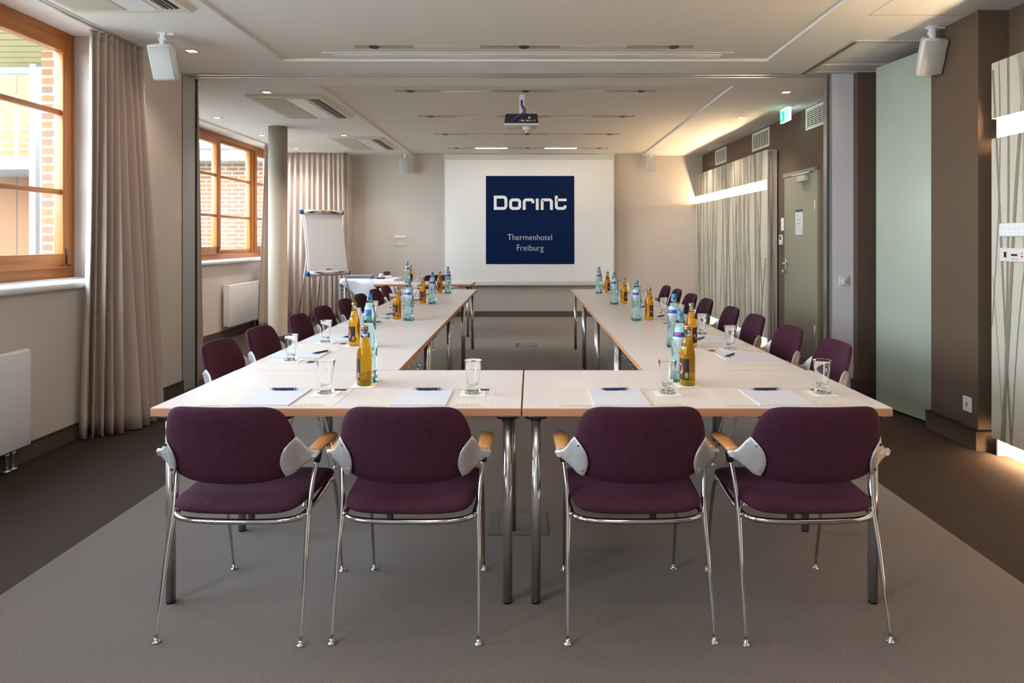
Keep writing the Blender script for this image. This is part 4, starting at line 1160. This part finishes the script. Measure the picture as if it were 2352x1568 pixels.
mat0 = make_mat(); freeze(mat0); mf = [False]
def make_pad():
    root = empty('notepad', (0, 0, 0), 0, 'x', 'notepad')
    m = MB(); m.box(-.105, .105, -.1425, .1425, 0, .004); m.build('sheets', 'paper', root)
    m = MB(); m.box(-.035, -.022, .098, .106, .004, .0042); m.box(-.018, .014, .099, .105, .004, .0042); m.build('printed_logo', 'ink', root)
    return root
pad0 = make_pad(); freeze(pad0); pf = [False]
def make_pen():
    root = empty('pen', (0, 0, 0), 0, 'x', 'pen')
    m = MB(); m.tube([(-.046, 0, 0), (-.04, 0, 0), (.0, 0, 0), (.045, 0, 0), (.05, 0, 0)], [.0040, .0044, .0050, .0050, .0045], 14); m.build('barrel', 'pen', root)
    m = MB(); m.tube([(-.068, 0, 0), (-.062, 0, 0), (-.046, 0, 0)], [.0007, .0022, .0039], 12); m.build('tip', 'chrome', root)
    m = MB(); m.tube([(.045, 0, 0), (.048, 0, 0)], .0053, 12); m.tube([(.05, 0, 0), (.060, 0, 0), (.062, 0, 0)], [.003, .003, .0012], 10); m.box(.018, .056, -.0018, .0018, .005, .0065); m.build('clip', 'chrome', root)
    return root
pen0 = make_pen(); freeze(pen0); nf = [False]
def setting(cx, cy, rz, where, gdx=.195, gy=.035, penrot=0, pen_off=(.0, .10), glass_at=None):
    T = Matrix.Translation((cx, cy, 0)) @ Matrix.Rotation(rz, 4, 'Z')
    def w(a, b_): v = T @ Vector((a, b_, 0)); return v.x, v.y
    x, y = w(.02, .010); put(mat0, mf, x, y, rz, 'printed beige placemat %s' % where, 'placemats', ZT+.0002)
    x, y = w(0, 0); put(pad0, pf, x, y, rz+R(rnd.uniform(-.6, .6)), 'white notepad %s' % where, 'notepads', ZT+.0011)
    x, y = w(*pen_off); put(pen0, nf, x, y, rz+penrot, 'dark blue pen lying on the notepad %s' % where, 'pens', ZT+.0105)
    gx, gy_ = glass_at or w(gdx, gy)
    coaster(gx, gy_, rz, 'white coaster under the glass %s' % where)
    drink(gx, gy_, 'clear tapered drinking glass %s' % where)
FRX = [(-1.010, 'front table far left'), (-.423, 'front table left of the centre seam'), (.340, 'front table right of the centre seam'), (.957, 'front table far right')]
for i, (x, n_) in enumerate(FRX):
    setting(x, 2.737, 0, 'before the %s' % ['leftmost front armchair', 'armchair left of the centre legs', 'armchair right of the centre legs', 'rightmost front armchair'][i],
            glass_at=[(-.823, 2.795), (-.233, 2.795), (.547, 2.795), (1.168, 2.795)][i], penrot=R([-1.5, -1, 1, 0][i]), pen_off=(.0, .108))
GL = [3.545, 4.17, 4.92, 5.50, 6.27, 6.82, 7.52, 8.09]
for i, y in enumerate(GL):
    x = -1.245-(y-3.3)*.0092
    setting(x, y+.205, -PI/2, 'in the left row, %s from the front' % ORD[i], glass_at=(x+.025, y), penrot=R(150), pen_off=(-.035, .105))
GR = [3.90, 4.53, 5.18, 5.80, 6.60, 7.18, 7.90, 8.42]
for i, y in enumerate(GR):
    x = 1.145-(y-3.3)*.0065
    setting(x, y-.235, PI/2, 'in the right row, %s from the front' % ORD[i], glass_at=(x-.025, y), penrot=R(-40), pen_off=(.02, .09))
# speaker table setting
put(pad0, pf, -1.45, 10.17, PI, 'white notepad on the small speaker table', 'notepads', ZT+.0011)
put(pen0, nf, -1.45, 10.10, R(10), 'dark blue pen on the small speaker table', 'pens', ZT+.0105)
drink(-1.655, 10.12, 'clear drinking glass on the small speaker table', z=ZT+.001)

# ------------------------------------------------------------------ flip chart
F_ = empty('flip_chart', (-3.14, 10.80, 0), R(41), 'flip chart easel with blank white pad and silver grey bars', 'flip chart')
lean = R(14)
T = Matrix.Translation((0, 0, .86)) @ Matrix.Rotation(-lean, 4, 'X')     # board plane, x right, z up the board
BW = .325
m = MB(); m.box(-BW+.01, BW-.01, -.006, .012, -.03, .97, 0, .003, T); m.build('board', 'white_paint', F_)
m = MB(); m.box(-BW+.03, BW-.01, -.014, -.006, .01, .95, 0, .001, T, 1); m.box(-BW+.0, -BW+.012, -.01, .014, -.01, .93, 0, .002, T)
pd = m.build('paper_pad', 'paper', F_)
for x0, s in ((-.26, 'papier'), (-.02, 'legamaster'), (.2, 'flip chart')):
    pass
m = MB()
for x0, x1, mi in ((-.30, -.18, 1), (-.04, .03, 0), (.055, .07, 0), (.16, .225, 1), (.245, .31, 1)): m.box(x0, x1, -.0148, -.0139, .035, .045+(.006 if mi == 0 else 0), mi, 0, T)
m.build('printed_footer', ['ink', 'steelgrey'], pd)
def bar(zc, up):
    m = MB(); m.tube([T @ Vector((-BW, -.01, zc)), T @ Vector((BW, -.01, zc))], .036, 20); b_ = m.build('clamp_bar' if up else 'pen_tray', 'silver', F_)
    m = MB()
    vs = []; n = 20
    for i in range(n+1):
        t = i/n*2-1; x = t*.28; h_ = .038*(1-t*t)
        zb, zt2 = (-.026, -.026+h_*1.4) if up else (.026-h_*1.4, .026)
        for zz in (zb, (zb+zt2)/2, zt2):
            vs.append((x, -.01-(.0372**2-zz*zz)**.5, zc+zz))
    m.add(vs, [(i*3+q, (i+1)*3+q, (i+1)*3+q+1, i*3+q+1) for i in range(n) for q in range(2)], 0, True, T); m.build('dark_inlay', mat('slate_plastic', srgb(60, 66, 76), .45), b_)
    for s in (-1, 1):
        m = MB(); m.tube([T @ Vector((s*BW, -.01, zc)), T @ Vector((s*(BW+.018), -.01, zc))], [.040, .038], 20); m.build('end_cap', mat('dark_end_cap', srgb(50, 54, 60), .4), b_)
    m = MB(); m.tube([T @ Vector((-BW-.045, .0, zc+.003)), T @ Vector((-BW-.012, .0, zc+.003))], [.030, .036], 18); m.build('blue_knob', 'blue', b_)
    if up:
        m = MB(); m.box(-.03, .03, -.0485, -.046, zc-.012, zc+.016, 0, 0, T); m.build('red_badge', 'lab_red', b_)
bar(.96, True); bar(-.02, False)
for s in (-1, 1):
    m = MB(); p0 = T @ Vector((s*(BW-.06), .02, .0)); p1 = Vector((s*.38, -.24, .012)); m.tube([T @ Vector((s*(BW-.05), .02, .3)), p0, p1], .0125, 12); lg = m.build('leg', 'alu', F_)
m = MB(); m.tube([T @ Vector((-.0, .03, .6)), (.0, .46, .012)], .0095, 12); m.build('leg', 'alu', F_)
m = MB(); m.tube([T @ Vector((-.29, .03, .35)), (-.36, .34, .012)], .0085, 12); m.build('leg', 'alu', F_)

# ------------------------------------------------------------------ side table under a white cloth, telephone, folders
Cq = (-2.62, 11.44)
C_ = empty('tablecloth', (Cq[0], Cq[1], 0), 0, 'white linen cloth with hanging points over the corner table', 'tablecloth')
hw, hd, zt = .44, .27, .735
m = MB()
m.add([(-hw, -hd, zt), (hw, -hd, zt), (hw, hd, zt), (-hw, hd, zt)], [(0, 1, 2, 3)], 0)
def drop(a, b_, n, lo, sg):
    vs = []; fs = []; out = Vector(n)
    for i in range(25):
        t = i/24; p = Vector(a).lerp(Vector(b_), t); dr = lo(t)
        for j in range(5):
            q = p+Vector((0, 0, -dr*j/4))+out*(.008+.02*(j/4)*(1+math.sin(t*17+j*.3)))
            vs.append(tuple(q) if j else tuple(p))
    fs = [(i*5+j, (i+1)*5+j, (i+1)*5+j+1, i*5+j+1) for i in range(24) for j in range(4)]
    m.add(vs, fs, 0, True)
drop((-hw, -hd, zt), (hw, -hd, zt), (0, -1, 0), lambda t: .06+.52*(1-abs(t-.72)/.72 if t < .72 else 1-(t-.72)/.28*.25), 1)
drop((hw, -hd, zt), (hw, hd, zt), (1, 0, 0), lambda t: .42-.15*t, 1)
drop((-hw, hd, zt), (-hw, -hd, zt), (-1, 0, 0), lambda t: .30-.24*t, 1)
o = m.build('cloth', 'cloth', C_); md = o.modifiers.new('thickness', 'SOLIDIFY'); md.thickness = .003
t_ = empty('side_table', (Cq[0], Cq[1], 0), 0, 'small corner table hidden under the white cloth', 'table')
m = MB(); m.box(-hw+.01, hw-.01, -hd+.01, hd-.01, zt-.03, zt-.004); m.build('tabletop', 'beech', t_)
for sx in (-1, 1):
    for sy in (-1, 1):
        m = MB(); m.cyl((sx*(hw-.06), sy*(hd-.06), 0), (sx*(hw-.06), sy*(hd-.06), zt-.03), .016, 14); m.build('leg', 'chrome_leg', t_)
q_ = empty('telephone', (Cq[0]+.24, Cq[1]-.08, zt+.002), R(20), 'white desk telephone with raised dark display on the cloth covered table', 'telephone')
m = MB(); m.prism([(-.11, 0), (.11, 0), (.11, .05), (-.11, .018)], lambda a, b, d: (d, a, b), -.09, .10); m.build('base', 'white_plastic', q_)
m = MB(); m.box(-.02, .09, .06, .085, .045, .105, 0, .004); m.build('display', 'spot_dark', q_)
m = MB(); m.box(-.085, -.035, -.10, .10, .045, .068, 0, .01); m.build('handset', 'white_plastic', q_)
q_ = empty('pen_tray', (Cq[0]+.20, Cq[1]-.24, zt+.002), 0, 'small black tray lying in front of the telephone', 'tray')
m = MB(); m.box(-.07, .07, -.03, .03, 0, .02, 0, .005); m.box(-.05, .05, -.02, .02, .0199, .022, 1); m.build('tray_body', ['black', 'steelgrey'], q_)
for i, (dx, dz, mt, lb) in enumerate(((-.16, 0, 'blue', 'blue folder at the bottom of the pile on the cloth covered table'), (-.18, .024, 'steelgrey', 'grey folder on top of the blue folder on the cloth covered table'))):
    q_ = empty('folder', (Cq[0]+dx, Cq[1]-.06, zt+.002+dz), R(-6+8*i), lb, 'folder')
    m = MB(); m.box(-.21, .21, -.15, .15, 0, .003); m.box(-.21, .21, -.15, .15, .019, .022); m.box(-.21, -.205, -.15, .15, 0, .022); m.build('cover', mt, q_)
    m = MB(); m.box(-.20, .20, -.14, .14, .004, .018); m.build('papers', 'paper', q_)
for i, (dx, lb) in enumerate(((-.02, 'blue marker lying right of the folders'), (.03, 'second marker lying close to the telephone'))):
    m = MB(); m.cyl((-.06, 0, 0), (.06, 0, 0), .010, 12, mi=0); m.cyl((.03, 0, 0), (.065, 0, 0), .011, 12, mi=1)
    o = m.build('marker', ['blue', 'white_plastic']); o.location = (Cq[0]+.08+dx*.2, Cq[1]-.22-dx, zt+.0135); o.rotation_euler = (0, 0, R(10+20*i)); tag(o, lb, 'marker')

# ------------------------------------------------------------------ outside
g = MB(); g.box(-30, -3.6, -12, 30, -.35, -.25); o = g.build('outside_ground', 'ground'); tag(o, 'pale paving outside the windows', 'ground', kind='structure')
N_ = empty('neighbouring_building', (-9, 14, 0), 0, 'pale timber and brick building with balconies seen through the windows', 'building')
m = MB(); m.box(-5, 1.2, 0, .3, -.3, 6.5); m.build('timber_wall', 'ext_wood', N_)
m = MB(); m.box(1.2, 6.5, .0, .3, -.3, 2.9); m.build('brick_wall', 'ext_brick', N_)
m = MB(); m.box(1.0, 6.8, -.5, .5, 2.9, 3.12); m.build('eaves', 'ext_conc', N_)
m = MB(); m.box(1.0, 6.8, -.6, .8, 3.12, 3.24); m.build('roof_edge', 'ext_roof', N_)
m = MB(); m.box(-5, .6, -1.6, 0, 2.62, 2.86); m.build('balcony_slab', 'ext_conc', N_)
m = MB()
for q in range(8): m.cyl((-5, -1.55, 2.98+.12*q), (.6, -1.55, 2.98+.12*q), .012, 8)
for q in range(8): m.box(-5+.8*q-.02, -5+.8*q+.02, -1.57, -1.53, 2.8, 3.95)
m.build('railing', 'ext_white', N_)
for x0, z0, z1 in ((-3.2, .2, 2.3), (-.5, .2, 2.3), (-3.2, 2.9, 5.2), (-.5, 2.9, 5.2)):
    m = MB()
    for a, b_, c_, d_ in ((x0, x0+1.0, z0, z0+.08), (x0, x0+1.0, z1-.08, z1), (x0, x0+.08, z0, z1), (x0+.92, x0+1.0, z0, z1), (x0+.08, x0+.92, (z0+z1)/2-.03, (z0+z1)/2+.03)): m.box(a, b_, -.06, 0, c_, d_)
    fr = m.build('window_frame', 'pinewood', N_)
    m = MB(); m.box(x0+.08, x0+.92, -.03, -.02, z0+.08, z1-.08); m.build('pane', 'ext_glass', fr)
for x0 in (-1.1, .3):
    m = MB(); m.box(x0-.05, x0+.05, -1.65, -1.55, -.3, 6.2); m.build('post', 'ext_white', N_)
B_ = empty('eaves_canopy', (-5, 5.5, 3.2), 0, 'timber boarded canopy above the outside of the near window', 'canopy')
m = MB(); m.box(-1.3, 1.3, 0.2, 2.4, .12, .2); m.build('boarding', 'ext_soffit', B_)
m = MB(); m.box(-1.3, 1.3, 2.4, 2.5, .05, .25); m.build('fascia', 'ext_white', B_)
for x_ in (-.55, .62):
    m = MB(); m.box(x_-.035, x_+.035, 2.25, 2.32, -3.5, .12); m.build('post', 'ext_white', B_)

# ------------------------------------------------------------------ camera, light, world
cam = bpy.data.cameras.new('camera'); co = bpy.data.objects.new('camera', cam); COL.objects.link(co); scene.camera = co
co.location = (0, 0, 1.358); co.rotation_euler = (PI/2, 0, 0)
cam.sensor_width = 36; cam.lens = 1600/2352*36; cam.shift_x = -44/2352; cam.shift_y = -233/2352
cam.clip_start = .05; cam.clip_end = 100

wd = bpy.data.worlds.new('daylight'); scene.world = wd; wd.use_nodes = True
wn = wd.node_tree.nodes; wl = wd.node_tree.links
bg = wn['Background']
tc = wn.new('ShaderNodeTexCoord'); sp = wn.new('ShaderNodeSeparateXYZ'); cr = wn.new('ShaderNodeValToRGB')
wl.new(tc.outputs['Generated'], sp.inputs[0]); wl.new(sp.outputs['Z'], cr.inputs['Fac'])
cr.color_ramp.elements[0].position = 0.0; cr.color_ramp.elements[0].color = (.85, .93, 1, 1)
cr.color_ramp.elements[1].position = .6; cr.color_ramp.elements[1].color = (.62, .80, 1, 1)
wl.new(cr.outputs['Color'], bg.inputs['Color'])
bg.inputs['Strength'].default_value = 13.0

def portal(loc, rot, sx, sy):
    l = bpy.data.lights.new('daylight_portal', 'AREA'); l.shape = 'RECTANGLE'; l.size = sx; l.size_y = sy; l.cycles.is_portal = True
    o = bpy.data.objects.new('daylight_portal', l); COL.objects.link(o); o.location = loc; o.rotation_euler = rot
portal((-3.55, 3.33, 1.97), (0, -PI/2, 0), 1.8, 3.6)
portal((-3.55, -1.3, 1.97), (0, -PI/2, 0), 1.8, 3.2)
portal((-4.62, 9.65, 1.97), (0, -PI/2, 0), 1.8, 4.6)
vs_ = scene.view_settings
vs_.view_transform = 'Standard'; vs_.look = 'None'; vs_.gamma = 1; vs_.use_curve_mapping = False; vs_.exposure = .76
scene.display_settings.display_device = 'sRGB'
cy = scene.cycles
cy.use_denoising = True; cy.denoiser = 'OPENIMAGEDENOISE'; cy.denoising_input_passes = 'RGB_ALBEDO_NORMAL'
cy.max_bounces = 14; cy.transmission_bounces = 12; cy.diffuse_bounces = 6; cy.glossy_bounces = 5; cy.transparent_max_bounces = 16
cy.blur_glossy = 1.0; cy.sample_clamp_indirect = 8; cy.caustics_reflective = False
